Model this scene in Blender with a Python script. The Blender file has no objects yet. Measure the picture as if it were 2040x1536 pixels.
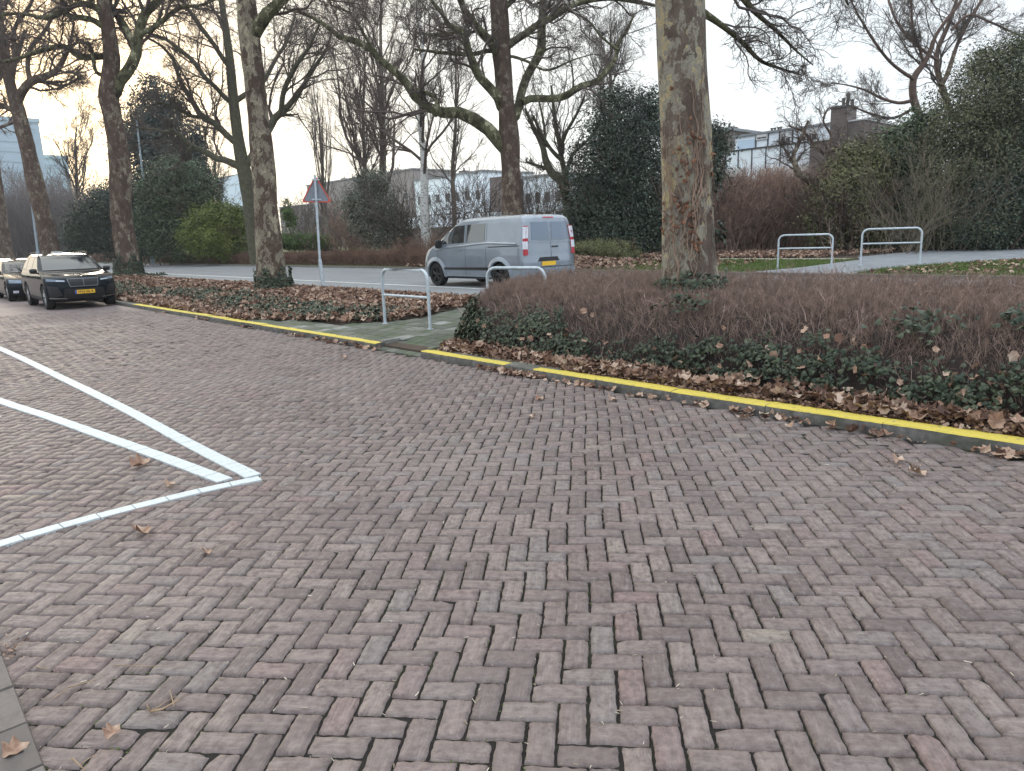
import bpy, bmesh, math, random
import numpy as np
from mathutils import Matrix, Vector
R = math.radians
sc = bpy.context.scene
COL = sc.collection

# ------------------------------------------------------------------ camera
CAMZ = 1.68
FPX = 1416.0                     # focal length in photo pixels (photo 2040 wide)
YAW, PITCH, ROLL = R(47.94), R(11.9), R(-2.0)
cam_d = bpy.data.cameras.new('camera')
cam_d.sensor_width = 36.0
cam_d.lens = 36.0 * FPX / 2040.0
cam_d.clip_start = 0.05
cam_d.clip_end = 3000
cam = bpy.data.objects.new('camera', cam_d)
COL.objects.link(cam)
CM = Matrix.Rotation(YAW, 3, 'Z') @ Matrix.Rotation(math.pi/2 - PITCH, 3, 'X') @ Matrix.Rotation(ROLL, 3, 'Z')
cam.matrix_world = Matrix.Translation((0, 0, CAMZ)) @ CM.to_4x4()
sc.camera = cam
CMn = np.array(CM)
CP = np.array([0, 0, CAMZ])
FWD = np.array([-math.sin(YAW), math.cos(YAW), 0])

# ------------------------------------------------------------------ view, world, sun
sc.render.engine = 'CYCLES'
sc.view_settings.view_transform = 'Standard'
sc.view_settings.look = 'None'
sc.view_settings.gamma = 1.0
sc.view_settings.exposure = 0.43
SUN_EL, SUN_AZ = R(12.0), R(81.0)      # azimuth counted left (counter-clockwise) from +Y
SUNV = Vector((-math.sin(SUN_AZ)*math.cos(SUN_EL), math.cos(SUN_AZ)*math.cos(SUN_EL), math.sin(SUN_EL)))
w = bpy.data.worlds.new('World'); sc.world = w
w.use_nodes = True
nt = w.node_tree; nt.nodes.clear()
def wn(t, **k):
    n = nt.nodes.new(t)
    for a, b in k.items(): setattr(n, a, b)
    return n
sky = wn('ShaderNodeTexSky', sky_type='NISHITA', sun_disc=False)
sky.sun_elevation = SUN_EL; sky.sun_rotation = -SUN_AZ
sky.air_density = 1.0; sky.dust_density = 4.0
geo = wn('ShaderNodeTexCoord')
dot = wn('ShaderNodeVectorMath', operation='DOT_PRODUCT')
nt.links.new(geo.outputs['Generated'], dot.inputs[0]); dot.inputs[1].default_value = SUNV
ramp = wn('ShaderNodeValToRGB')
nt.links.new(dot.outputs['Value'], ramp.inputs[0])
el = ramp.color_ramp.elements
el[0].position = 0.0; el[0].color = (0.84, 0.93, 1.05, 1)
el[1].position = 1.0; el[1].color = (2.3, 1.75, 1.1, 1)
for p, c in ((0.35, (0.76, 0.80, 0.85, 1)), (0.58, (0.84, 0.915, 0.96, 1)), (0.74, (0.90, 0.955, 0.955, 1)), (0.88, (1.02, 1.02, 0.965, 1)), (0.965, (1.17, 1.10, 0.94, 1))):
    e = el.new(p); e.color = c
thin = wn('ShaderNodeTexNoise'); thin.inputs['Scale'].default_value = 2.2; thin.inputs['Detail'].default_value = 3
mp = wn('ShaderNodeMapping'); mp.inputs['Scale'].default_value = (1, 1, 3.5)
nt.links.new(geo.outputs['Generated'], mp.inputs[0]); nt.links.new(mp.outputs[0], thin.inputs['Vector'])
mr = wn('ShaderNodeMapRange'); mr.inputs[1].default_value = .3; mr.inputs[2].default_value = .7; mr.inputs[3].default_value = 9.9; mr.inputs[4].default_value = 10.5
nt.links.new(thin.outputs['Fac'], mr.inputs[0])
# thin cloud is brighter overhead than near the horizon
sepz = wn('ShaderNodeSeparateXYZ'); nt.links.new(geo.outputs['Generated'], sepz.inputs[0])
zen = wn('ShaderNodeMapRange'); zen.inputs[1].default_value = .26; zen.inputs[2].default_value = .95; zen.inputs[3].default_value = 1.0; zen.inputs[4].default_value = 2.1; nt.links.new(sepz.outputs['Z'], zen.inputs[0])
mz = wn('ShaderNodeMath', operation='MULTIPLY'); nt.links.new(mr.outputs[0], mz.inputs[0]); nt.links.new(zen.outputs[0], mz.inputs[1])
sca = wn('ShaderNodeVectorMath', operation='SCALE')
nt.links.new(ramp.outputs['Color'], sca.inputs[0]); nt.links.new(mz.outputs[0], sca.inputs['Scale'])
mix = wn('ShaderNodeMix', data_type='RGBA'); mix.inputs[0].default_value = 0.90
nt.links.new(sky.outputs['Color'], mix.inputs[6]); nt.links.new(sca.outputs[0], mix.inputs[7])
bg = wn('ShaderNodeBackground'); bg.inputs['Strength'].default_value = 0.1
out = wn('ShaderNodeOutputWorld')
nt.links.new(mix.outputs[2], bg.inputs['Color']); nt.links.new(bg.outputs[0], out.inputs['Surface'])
sd = bpy.data.lights.new('sun', 'SUN'); sd.energy = 1.5; sd.angle = R(14); sd.color = (1.0, 0.90, 0.74)
sun = bpy.data.objects.new('sun', sd); COL.objects.link(sun)
sun.rotation_euler = SUNV.to_track_quat('Z', 'Y').to_euler()
sun.location = SUNV * 60

# ------------------------------------------------------------------ helpers
def ray(x, y):
    return CMn @ np.array([(x-1020)/FPX, -(y-768)/FPX, -1.0])
def at_z(x, y, z=0.0):           # photo pixel -> point on the level z
    d = ray(x, y); return CP + d*((z-CAMZ)/d[2])
def at_d(x, y, dist):            # photo pixel -> point at a horizontal distance in front of the camera
    d = ray(x, y); return CP + d*(dist/(d@FWD))
def at_X(x, y, X):
    d = ray(x, y); return CP + d*(X/d[0])
def at_Y(x, y, Y):
    d = ray(x, y); return CP + d*(Y/d[1])
def topix(P):
    q = (np.asarray(P)-CP) @ CMn
    return 1020+FPX*q[..., 0]/-q[..., 2], 768-FPX*q[..., 1]/-q[..., 2], -q[..., 2]
def gz(Y):                       # level of the land, by distance across from the parking
    return np.interp(Y, [-1e3, 5.99, 6.0, 6.6, 8.2, 10.3, 10.75, 20.0, 20.2, 22, 24, 30, 1e3],
                     [-.02, -.02, .085, .12, .21, .25, .235, .235, .35, .42, .48, .58, .6])

def mesh_np(V, polys, mats, smooth=False, midx=None, attrs=None, name='mesh'):
    V = np.asarray(V, np.float32).reshape(-1, 3)
    polys = [np.asarray(p, np.int32) for p in polys if len(p)]
    me = bpy.data.meshes.new(name)
    me.vertices.add(len(V)); me.vertices.foreach_set('co', V.ravel())
    nl = sum(p.size for p in polys); npoly = sum(len(p) for p in polys)
    me.loops.add(nl); me.polygons.add(npoly)
    me.loops.foreach_set('vertex_index', np.concatenate([p.ravel() for p in polys]))
    tot = np.concatenate([np.full(len(p), p.shape[1], np.int32) for p in polys])
    st = np.zeros(npoly, np.int32); st[1:] = np.cumsum(tot)[:-1]
    me.polygons.foreach_set('loop_start', st)
    me.polygons.foreach_set('use_smooth', np.full(npoly, bool(smooth)))
    if midx is not None: me.polygons.foreach_set('material_index', np.asarray(midx, np.int32))
    for m in (mats if isinstance(mats, (list, tuple)) else [mats]): me.materials.append(m)
    for k, (dom, typ, val) in (attrs or {}).items():
        a = me.attributes.new(k, typ, dom)
        a.data.foreach_set('vector' if typ == 'FLOAT_VECTOR' else 'value', np.asarray(val, np.float32).ravel())
    me.update(calc_edges=True)
    return me

def tag(o, label=None, cat=None, group=None, kind=None):
    if label: o['label'] = label
    if cat: o['category'] = cat
    if group: o['group'] = group
    if kind: o['kind'] = kind
    return o
def empty(name, loc, label=None, cat=None, group=None, rz=0.0):
    o = bpy.data.objects.new(name, None); COL.objects.link(o)
    o.location = tuple(loc); o.rotation_euler = (0, 0, rz); o.empty_display_size = .2
    return tag(o, label, cat, group)
def link(name, me, parent=None):
    o = bpy.data.objects.new(name, me); COL.objects.link(o); me.name = name
    if parent is not None: o.parent = parent
    return o

class MB:                        # collects plain shapes into one mesh
    def __init__(s): s.v = []; s.f = {}; s.n = 0
    def add(s, V, F):
        V = np.asarray(V, float).reshape(-1, 3)
        for f in F: s.f.setdefault(len(f), []).append([i+s.n for i in f])
        s.v.append(V); s.n += len(V); return s
    def addp(s, V, polys):
        V = np.asarray(V, float).reshape(-1, 3)
        for p in polys:
            p = np.asarray(p)
            if len(p): s.f.setdefault(p.shape[1], []).extend((p+s.n).tolist())
        s.v.append(V); s.n += len(V); return s
    def box(s, lo, hi, M=None):
        x0, y0, z0 = lo; x1, y1, z1 = hi
        V = np.array([(x0,y0,z0),(x1,y0,z0),(x1,y1,z0),(x0,y1,z0),(x0,y0,z1),(x1,y0,z1),(x1,y1,z1),(x0,y1,z1)], float)
        if M is not None: V = V @ np.array(M.to_3x3()).T + np.array(M.translation)
        return s.add(V, [(0,3,2,1),(4,5,6,7),(0,1,5,4),(1,2,6,5),(2,3,7,6),(3,0,4,7)])
    def tube(s, pts, rad, n=10, cap=True):
        pts = np.asarray(pts, float); K = len(pts)
        rad = np.broadcast_to(np.asarray(rad, float), (K,))
        V, Q = tube_np(pts[None], rad[None], n)
        s.addp(V, [Q])
        if cap:
            s.f.setdefault(n, []).append([s.n-n*K+i for i in range(n)][::-1])
            s.f.setdefault(n, []).append([s.n-n+i for i in range(n)])
        return s
    def prism(s, poly, axis, lo, hi):        # polygon in the two other axes, extruded along axis
        n = len(poly); V = []
        for h in (lo, hi):
            for a, b in poly:
                V.append({'x': (h, a, b), 'y': (a, h, b), 'z': (a, b, h)}[axis])
        return s.add(V, [tuple(range(n))[::-1], tuple(range(n, 2*n))] + [(i, (i+1) % n, n+(i+1) % n, n+i) for i in range(n)])
    def mesh(s, mat, smooth=False, off=None):
        V = np.concatenate(s.v)
        if off is not None: V = V - np.asarray(off)
        return mesh_np(V, list(s.f.values()), mat, smooth)
    def build(s, name, mat, parent=None, smooth=False, off=None, auto=None):
        me = s.mesh(mat, smooth, off)
        o = link(name, me, parent)
        if auto:
            bm = bmesh.new(); bm.from_mesh(me)
            for e in bm.edges:
                if len(e.link_faces) == 2 and e.calc_face_angle(0) > auto: e.smooth = False
            for f in bm.faces: f.smooth = True
            bm.normal_update(); bm.to_mesh(me); bm.free()
        return o

def tube_np(P, Rr, S=6, flute=None):
    """P (N,K,3) polylines, Rr (N,K) radii -> verts, quads"""
    N, K, _ = P.shape
    T = np.gradient(P, axis=1); T /= np.linalg.norm(T, axis=2, keepdims=True)+1e-9
    ref = np.where(np.abs(T[:, :1, 2:3]) > .9, np.array([1., 0, 0]), np.array([0, 0, 1.]))
    A = np.cross(T, np.broadcast_to(ref, T.shape)); A /= np.linalg.norm(A, axis=2, keepdims=True)+1e-9
    B = np.cross(T, A)
    th = np.arange(S)*2*np.pi/S
    c = np.cos(th)[None, None, :, None]; s_ = np.sin(th)[None, None, :, None]
    rr = Rr[:, :, None, None]
    if flute is not None: rr = rr*flute[..., None]
    V = P[:, :, None, :] + rr*(A[:, :, None, :]*c + B[:, :, None, :]*s_)
    i = np.arange(N)[:, None, None]*K*S; k = np.arange(K-1)[None, :, None]*S; j = np.arange(S)[None, None, :]; j2 = (j+1) % S
    Q = np.stack([i+k+j, i+k+j2, i+k+S+j2, i+k+S+j], -1).reshape(-1, 4)
    return V.reshape(-1, 3), Q

def crom(pts, K):                # smooth resample of rows of numbers
    pts = np.asarray(pts, float)
    n = len(pts)
    if n == 2: return pts[0]+(pts[1]-pts[0])*np.linspace(0, 1, K)[:, None]
    P = np.vstack([2*pts[0]-pts[1], pts, 2*pts[-1]-pts[-2]])
    seg = np.linalg.norm(np.diff(pts[:, :3], axis=0), axis=1); cum = np.r_[0, np.cumsum(seg)]
    out = []
    for s in np.linspace(0, cum[-1], K):
        i = min(max(np.searchsorted(cum, s, 'right')-1, 0), n-2)
        t = (s-cum[i])/(seg[i]+1e-9)
        p0, p1, p2, p3 = P[i], P[i+1], P[i+2], P[i+3]
        out.append(.5*((2*p1)+(-p0+p2)*t+(2*p0-5*p1+4*p2-p3)*t*t+(-p0+3*p1-3*p2+p3)*t**3))
    return np.array(out)

def grow(P, Rr, n, ratio, ang, rng, K=6, up=.06, wig=.22, tmin=.2, rr=.6, rmin=.003, end=.35, lmax=9e9, tmax=1.0):
    N, Kp, _ = P.shape
    idx = np.repeat(np.arange(N), n); M = len(idx)
    t = rng.uniform(tmin, tmax, M)*(Kp-1); i0 = np.minimum(t.astype(int), Kp-2); f = (t-i0)[:, None]
    pos = P[idx, i0]*(1-f)+P[idx, i0+1]*f
    T = P[idx, i0+1]-P[idx, i0]; T /= np.linalg.norm(T, axis=1, keepdims=True)+1e-9
    r = (Rr[idx, i0]*(1-f[:, 0])+Rr[idx, i0+1]*f[:, 0])
    plen = np.linalg.norm(np.diff(P, axis=1), axis=2).sum(1)
    L = np.minimum(plen[idx]*ratio*rng.uniform(.5, 1.3, M)*(1.15-.55*t/(Kp-1)), lmax)
    q = rng.normal(size=(M, 3)); q -= (q*T).sum(1, keepdims=True)*T; q /= np.linalg.norm(q, axis=1, keepdims=True)+1e-9
    a = (ang*rng.uniform(.6, 1.35, M))[:, None]
    d = T*np.cos(a)+q*np.sin(a)
    out = np.empty((M, K, 3)); out[:, 0] = pos
    st = (L/(K-1))[:, None]
    for k in range(1, K):
        out[:, k] = out[:, k-1]+d*st
        d = d+rng.normal(size=(M, 3))*wig; d[:, 2] += up; d /= np.linalg.norm(d, axis=1, keepdims=True)+1e-9
    r0 = np.maximum(r*rr*rng.uniform(.7, 1.05, M), rmin)
    ro = np.maximum(r0[:, None]*np.linspace(1, end, K)[None], rmin*.8)
    return out, ro

def frames(N, rng, nrm=None, spread=.6):
    """random rotation matrices whose local z is near nrm (N,3)"""
    if nrm is None: z = rng.normal(size=(N, 3))
    else: z = nrm+rng.normal(size=(N, 3))*spread
    z /= np.linalg.norm(z, axis=1, keepdims=True)+1e-9
    q = rng.normal(size=(N, 3)); x = np.cross(q, z); x /= np.linalg.norm(x, axis=1, keepdims=True)+1e-9
    y = np.cross(z, x)
    return np.stack([x, y, z], 2)
def scatter(tv, tf, pos, rot, scl, sclz=None):
    """template verts tv (n,3), faces tf (list of arrays) -> verts, polys"""
    N = len(pos); n = len(tv)
    s = np.broadcast_to(np.asarray(scl, float), (N,))[:, None, None]
    L = tv[None]*s
    if sclz is not None: L = L*np.stack([np.ones(N), np.ones(N), sclz], 1)[:, None, :]
    V = np.einsum('nij,nkj->nki', rot, L)+pos[:, None]
    off = np.arange(N)[:, None, None]*n
    return V.reshape(-1, 3), [(np.asarray(f)[None]+off).reshape(-1, np.asarray(f).shape[1]) for f in tf]

# leaf templates (flat shapes one unit long)
def plane_leaf():                # lobed plane-tree leaf, curled
    o = [(0,-.46),(.22,-.36),(.42,-.26),(.37,-.04),(.46,.18),(.27,.27),(.02,.55),(-.24,.30),(-.48,.14),(-.35,-.06),(-.40,-.28),(-.2,-.36)]
    v = [(0,-.05,0)]+[(x, y, .42*(x*x+y*y)+.16*x*y+.07*math.sin(9*x+4*y)) for x, y in o]
    return np.array(v), [np.array([(0, i, i % 12+1) for i in range(1, 13)])]
def ivy_leaf():
    o = [(0,-.4),(.42,-.3),(.34,.02),(.0,.6),(-.34,.02),(-.42,-.3)]
    v = [(0,-.05,.06)]+[(x, y, -.06) for x, y in o]
    return np.array(v), [np.array([(0, i, i % 6+1) for i in range(1, 7)])]
def small_leaf():
    return np.array([(0,-.5,0),(.28,0,.06),(0,.5,0),(-.28,0,.06)], float), [np.array([(0,1,2,3)])]
def crumpled():
    v = np.array([(-.5,-.2,.1),(0,-.4,0),(.5,-.15,.16),(.4,.3,.05),(0,.5,.2),(-.45,.3,0),(0,0,-.05)], float)
    return v, [np.array([(6,0,1),(6,1,2),(6,2,3),(6,3,4),(6,4,5),(6,5,0)])]
PL, IV, SL, CR = plane_leaf(), ivy_leaf(), small_leaf(), crumpled()

# ------------------------------------------------------------------ materials
class NT:
    def __init__(s, name):
        s.m = bpy.data.materials.new(name); s.m.use_nodes = True
        s.t = s.m.node_tree; s.b = s.t.nodes['Principled BSDF']
        s.b.inputs['Specular IOR Level'].default_value = .3
    def n(s, t, **k):
        n = s.t.nodes.new(t)
        for a, b in k.items(): setattr(n, a, b)
        return n
    def l(s, a, b): s.t.links.new(a, b)
    def coord(s, kind='Object', scale=(1, 1, 1)):
        c = s.n('ShaderNodeTexCoord'); m = s.n('ShaderNodeMapping'); m.inputs['Scale'].default_value = scale
        s.l(c.outputs[kind], m.inputs[0]); return m.outputs[0]
    def noise(s, v, scale, detail=4, rough=.55, dist=0):
        n = s.n('ShaderNodeTexNoise'); n.inputs['Scale'].default_value = scale; n.inputs['Detail'].default_value = detail
        n.inputs['Roughness'].default_value = rough; n.inputs['Distortion'].default_value = dist
        if v is not None: s.l(v, n.inputs['Vector'])
        return n.outputs['Fac']
    def ramp(s, f, stops, interp='LINEAR'):
        r = s.n('ShaderNodeValToRGB'); e = r.color_ramp.elements; r.color_ramp.interpolation = interp
        e[0].position, e[0].color = stops[0][0], (*stops[0][1], 1); e[1].position, e[1].color = stops[-1][0], (*stops[-1][1], 1)
        for p, c in stops[1:-1]: e.new(p).color = (*c, 1)
        s.l(f, r.inputs[0]); return r.outputs[0]
    def mix(s, f, a, b, mode='MIX'):
        m = s.n('ShaderNodeMix', data_type='RGBA', blend_type=mode)
        for i, x in ((0, f), (6, a), (7, b)):
            if isinstance(x, (int, float)): m.inputs[i].default_value = x
            elif isinstance(x, tuple): m.inputs[i].default_value = (*x, 1)
            else: s.l(x, m.inputs[i])
        return m.outputs[2]
    def mr(s, f, a, b, c=0, d=1):
        m = s.n('ShaderNodeMapRange')
        for i, x in enumerate((a, b, c, d)): m.inputs[i+1].default_value = x
        s.l(f, m.inputs[0]); return m.outputs[0]
    def attr(s, name, out='Fac'):
        a = s.n('ShaderNodeAttribute'); a.attribute_name = name; return a.outputs[out]
    def bump(s, h, strength=.3, dist=.01):
        b = s.n('ShaderNodeBump'); b.inputs['Strength'].default_value = strength; b.inputs['Distance'].default_value = dist
        s.l(h, b.inputs['Height']); s.l(b.outputs[0], s.b.inputs['Normal'])
    def fin(s, col=None, rough=.8, metal=0, spec=None):
        if col is not None:
            if isinstance(col, tuple): s.b.inputs['Base Color'].default_value = (*col, 1)
            else: s.l(col, s.b.inputs['Base Color'])
        if isinstance(rough, (int, float)): s.b.inputs['Roughness'].default_value = rough
        else: s.l(rough, s.b.inputs['Roughness'])
        s.b.inputs['Metallic'].default_value = metal
        if spec is not None: s.b.inputs['Specular IOR Level'].default_value = spec
        return s.m
def plain(name, col, rough=.6, metal=0, var=.12, scale=6, spec=.4, coat=0):
    k = NT(name); v = k.coord()
    f = k.noise(v, scale, 4)
    lo = tuple(c*(1-var) for c in col); hi = tuple(min(c*(1+var), 1) for c in col)
    if coat: k.b.inputs['Coat Weight'].default_value = coat; k.b.inputs['Coat Roughness'].default_value = .04
    return k.fin(k.ramp(f, [(.3, lo), (.7, hi)]), rough, metal, spec)

def leafmat(name, cols, rough=.7, trans=0.0, spec=.3, clump=.7):
    """colour by the piece's own random value with clumps"""
    k = NT(name); r = k.attr('rnd')
    f = k.noise(k.coord(), clump, 2)
    m = k.n('ShaderNodeMath', operation='ADD'); k.l(r, m.inputs[0]); k.l(k.mr(f, .3, .7, -.25, .25), m.inputs[1])
    n = len(cols)
    c = k.ramp(m.outputs[0], [(i/(n-1) if n > 1 else 0, col) for i, col in enumerate(cols)])
    return k.fin(c, rough, 0, spec)
# ================================================================== GROUND
def strip_sheet(name, Ys, X0, X1, dz, mat, nx=2, kind='structure'):
    Xs = np.linspace(X0, X1, nx); Ys = np.asarray(Ys, float)
    XX, YY = np.meshgrid(Xs, Ys); Z = gz(YY)+dz
    V = np.stack([XX, YY, Z], -1).reshape(-1, 3)
    i, j = np.meshgrid(np.arange(nx-1), np.arange(len(Ys)-1)); a = (j*nx+i).ravel()
    me = mesh_np(V, [np.stack([a, a+1, a+nx+1, a+nx], 1)], mat)
    return tag(link(name, me), kind=kind)

k = NT('soil'); v = k.coord()
f = k.noise(v, 3, 6); f2 = k.noise(v, 40, 3)
soil_c = k.mix(k.mr(f2, .35, .7), k.ramp(f, [(.3, (.030, .022, .016)), (.7, (.062, .045, .032))]), (.085, .06, .042))
k.bump(f2, .5, .02); SOIL = k.fin(soil_c, .95)
strip_sheet('ground', [-300, -40, 0, 5.99, 6.0, 6.6, 8.2, 10.3, 10.75, 12, 19, 20.0, 20.2, 22, 24, 30, 60, 1200], -1400, 500, -.03, SOIL, 3)

# ------------------------------------------------------------------ brick pavement (each brick modelled, laid herringbone nearly at 45 degrees to the kerb)
A_ = 0.105
rng = np.random.default_rng(11)
ang45 = R(45.0) - 0.0
ca, sa = math.cos(R(42)), math.sin(R(42))
def b2w(U, V): return np.stack([U*ca-V*sa, U*sa+V*ca], -1)
def w2b(X, Y): return X*ca+Y*sa, -X*sa+Y*ca
G = 330
ii, jj = np.meshgrid(np.arange(-G, G), np.arange(-G, G), indexing='ij')
ii = ii.ravel(); jj = jj.ravel(); kmod = (ii-jj) % 4
H = kmod == 0; Vv = kmod == 3
cu = np.r_[(ii[H]+1.0)*A_, (ii[Vv]+.5)*A_]; cv = np.r_[(jj[H]+.5)*A_, (jj[Vv]+1.0)*A_]
vert = np.r_[np.zeros(H.sum(), bool), np.ones(Vv.sum(), bool)]
XY = b2w(cu, cv)
px, py, dp = topix(np.c_[XY, np.zeros(len(XY))])
dist = np.hypot(XY[:, 0], XY[:, 1])
kb = lambda X: np.interp(X, [-4, -1.2], [0, .11])
keep = (XY[:, 1] < 5.84+kb(XY[:, 0])) & (XY[:, 1] > .06) & (dist < 24) & (dist > .6)
keep &= ((dp > .3) & (px > -260) & (px < 2300)) | ((dist < 9) & (XY[:, 0] < 6) & (XY[:, 0] > -9))
cu, cv, vert, XY, dist = cu[keep], cv[keep], vert[keep], XY[keep], dist[keep]
# gentle wander of the rows
wob = lambda x, y, s: np.sin(x*1.3+s)*np.cos(y*1.1-s)+.6*np.sin(x*2.9-y*2.3+s*2)
def bricks(sel, gx, gy, rs):
    rg = np.random.default_rng(rs)
    n = sel.sum(); L, W = .2022*.5, .0978*.5
    tu = np.interp(np.linspace(0, 1, gx), [0, 1/(gx-1), 1-1/(gx-1), 1], [-L, -L+.0045, L-.0045, L])
    tw = np.interp(np.linspace(0, 1, gy), [0, 1/(gy-1), 1-1/(gy-1), 1], [-W, -W+.0045, W-.0045, W])
    U, Wv = np.meshgrid(tu, tw, indexing='ij'); U = U.ravel(); Wv = Wv.ravel()
    ring = (np.abs(U) > L-.001) | (np.abs(Wv) > W-.001)
    corner = (np.abs(U) > L-.001) & (np.abs(Wv) > W-.001)
    near = (~ring) & ((np.abs(U) > L-.006) | (np.abs(Wv) > W-.006))
    U = np.where(corner, U*.965, U); Wv = np.where(corner, Wv*.93, Wv)
    z = np.where(ring, -.020, np.where(near, -.0014, 0.0))
    Lu = np.tile(U, (n, 1)); Lw = np.tile(Wv, (n, 1)); Lz = np.tile(z, (n, 1))
    Lu += rg.normal(size=Lu.shape)*.0014; Lw += rg.normal(size=Lu.shape)*.0014
    e1_, e2_ = rg.normal(size=(2, n, 1)); Lw += .0016*np.sin(Lu*60+e1_*9)*np.sign(Lw)+.0010*np.sin(Lu*140+e2_*9); Lu += .0014*np.sin(Lw*110+e2_*7)
    Lz += rg.normal(size=Lz.shape)*np.where(ring, .001, .0007)
    # chipped corners and edges on some bricks
    chip = rg.random(n) < .38
    which = rg.integers(0, 4, n); su = np.where(which % 2, 1, -1)[:, None]; sw = np.where(which//2, 1, -1)[:, None]
    dd = (np.abs(Lu-su*L)/rg.uniform(.018, .075, (n, 1)))+(np.abs(Lw-sw*W)/rg.uniform(.010, .035, (n, 1)))
    m = chip[:, None] & (dd < 1)
    Lz = np.where(m, Lz-.020*(1-dd), Lz)
    tilt = rg.normal(size=(n, 2))*.014
    Lz = Lz+Lu*tilt[:, :1]+Lw*tilt[:, 1:]+rg.normal(size=(n, 1))*.0019
    a = rg.normal(size=(n, 1))*.011+np.where(vert[sel], math.pi/2, 0)[:, None]
    s_ = rg.normal(size=(n, 1))*.004+1
    u = cu[sel][:, None]+(Lu*np.cos(a)-Lw*np.sin(a))*s_+rg.normal(size=(n, 1))*.0010
    v_ = cv[sel][:, None]+(Lu*np.sin(a)+Lw*np.cos(a))*s_+rg.normal(size=(n, 1))*.0010
    x = u*ca-v_*sa; y = u*sa+v_*ca
    x = x+.010*wob(x, y, .4); y = y+.010*wob(y, x, 1.9)
    Lz = Lz+.006*np.sin(x*.9)*np.sin(y*1.2+1)
    V = np.stack([x, y, Lz], -1).reshape(-1, 3)
    i, j = np.meshgrid(np.arange(gx-1), np.arange(gy-1), indexing='ij'); q = (i*gy+j).ravel()
    Q = np.stack([q, q+gy, q+gy+1, q+1], 1)
    Q = (Q[None]+np.arange(n)[:, None, None]*gx*gy).reshape(-1, 4)
    off = rg.uniform(0, 50, (n, 1))
    buv = np.stack([Lu+off, Lw+off*.37, np.tile(off, (1, gx*gy))], -1).reshape(-1, 3)
    rnd = np.repeat(rg.random(n), gx*gy); rnd2 = np.repeat(rg.random(n), gx*gy)
    return V, Q, buv, rnd, rnd2
d1 = dist < 5.5; d2 = (~d1) & (dist < 11); d3 = dist >= 11
parts = [bricks(d1, 12, 8, 1), bricks(d2, 6, 5, 2), bricks(d3, 4, 4, 3)]
Vs, Qs, bu, r1, r2, n0 = [], [], [], [], [], 0
for V, Q, b_, ra, rb in parts:
    Vs.append(V); Qs.append(Q+n0); bu.append(b_); r1.append(ra); r2.append(rb); n0 += len(V)
k = NT('brick')
rn = k.attr('rnd'); rn2 = k.attr('rnd2'); b = k.attr('buv', 'Vector')
base = k.ramp(rn, [(0, (.115, .084, .076)), (.25, (.168, .125, .110)), (.5, (.212, .160, .142)), (.68, (.252, .196, .170)), (.80, (.195, .172, .160)), (.96, (.225, .145, .132)), (.992, (.24, .19, .165)), (1, (.30, .255, .20))])
mpn = k.n('ShaderNodeMapping'); mpn.inputs['Scale'].default_value = (6, 60, 1); k.l(b, mpn.inputs[0])
streak = k.noise(mpn.outputs[0], 1.0, 4, .6)
mp2 = k.n('ShaderNodeMapping'); mp2.inputs['Scale'].default_value = (28, 28, 1); k.l(b, mp2.inputs[0])
blot = k.noise(mp2.outputs[0], 1.0, 5, .65)
obj = k.coord()
big = k.noise(obj, .55, 4); mid_ = k.noise(obj, 2.2, 3)
fine = k.noise(obj, 160, 4, .7)
c = k.mix(k.mr(streak, .36, .64, 0, .62), base, (.145, .116, .107)); c = k.mix(k.mr(streak, .46, .28, 0, .45), c, (.285, .245, .215))
c = k.mix(k.mr(blot, .48, .66, 0, .70), c, (.085, .060, .055))
c = k.mix(k.mr(blot, .46, .28, 0, .40), c, (.31, .262, .24))
c = k.mix(k.mr(mid_, .50, .72, 0, .40), c, (.115, .088, .084)); c = k.mix(k.mr(fine, .40, .8, 0, .30), c, (.11, .095, .09))
c = k.mix(k.mr(big, .40, .68, 0, .22), c, (.27, .225, .205))
vo = k.n('ShaderNodeTexVoronoi'); vo.inputs['Scale'].default_value = 1.25; k.l(obj, vo.inputs['Vector'])      # pale trodden gum spots
lt = k.n('ShaderNodeMath', operation='LESS_THAN'); k.l(vo.outputs['Distance'], lt.inputs[0]); lt.inputs[1].default_value = .022
vc = k.n('ShaderNodeSeparateColor'); k.l(vo.outputs['Color'], vc.inputs[0])
lt2 = k.n('ShaderNodeMath', operation='LESS_THAN'); k.l(vc.outputs[0], lt2.inputs[0]); lt2.inputs[1].default_value = .30
mu = k.n('ShaderNodeMath', operation='MULTIPLY'); k.l(lt.outputs[0], mu.inputs[0]); k.l(lt2.outputs[0], mu.inputs[1])
c = k.mix(mu.outputs[0], c, (.52, .53, .50))
hgt = k.n('ShaderNodeMath', operation='ADD'); k.l(streak, hgt.inputs[0]); k.l(blot, hgt.inputs[1])
k.bump(hgt.outputs[0], 1.0, .012)
BRICK = k.fin(c, k.mr(blot, .3, .7, .62, .82), 0, .35)
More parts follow.
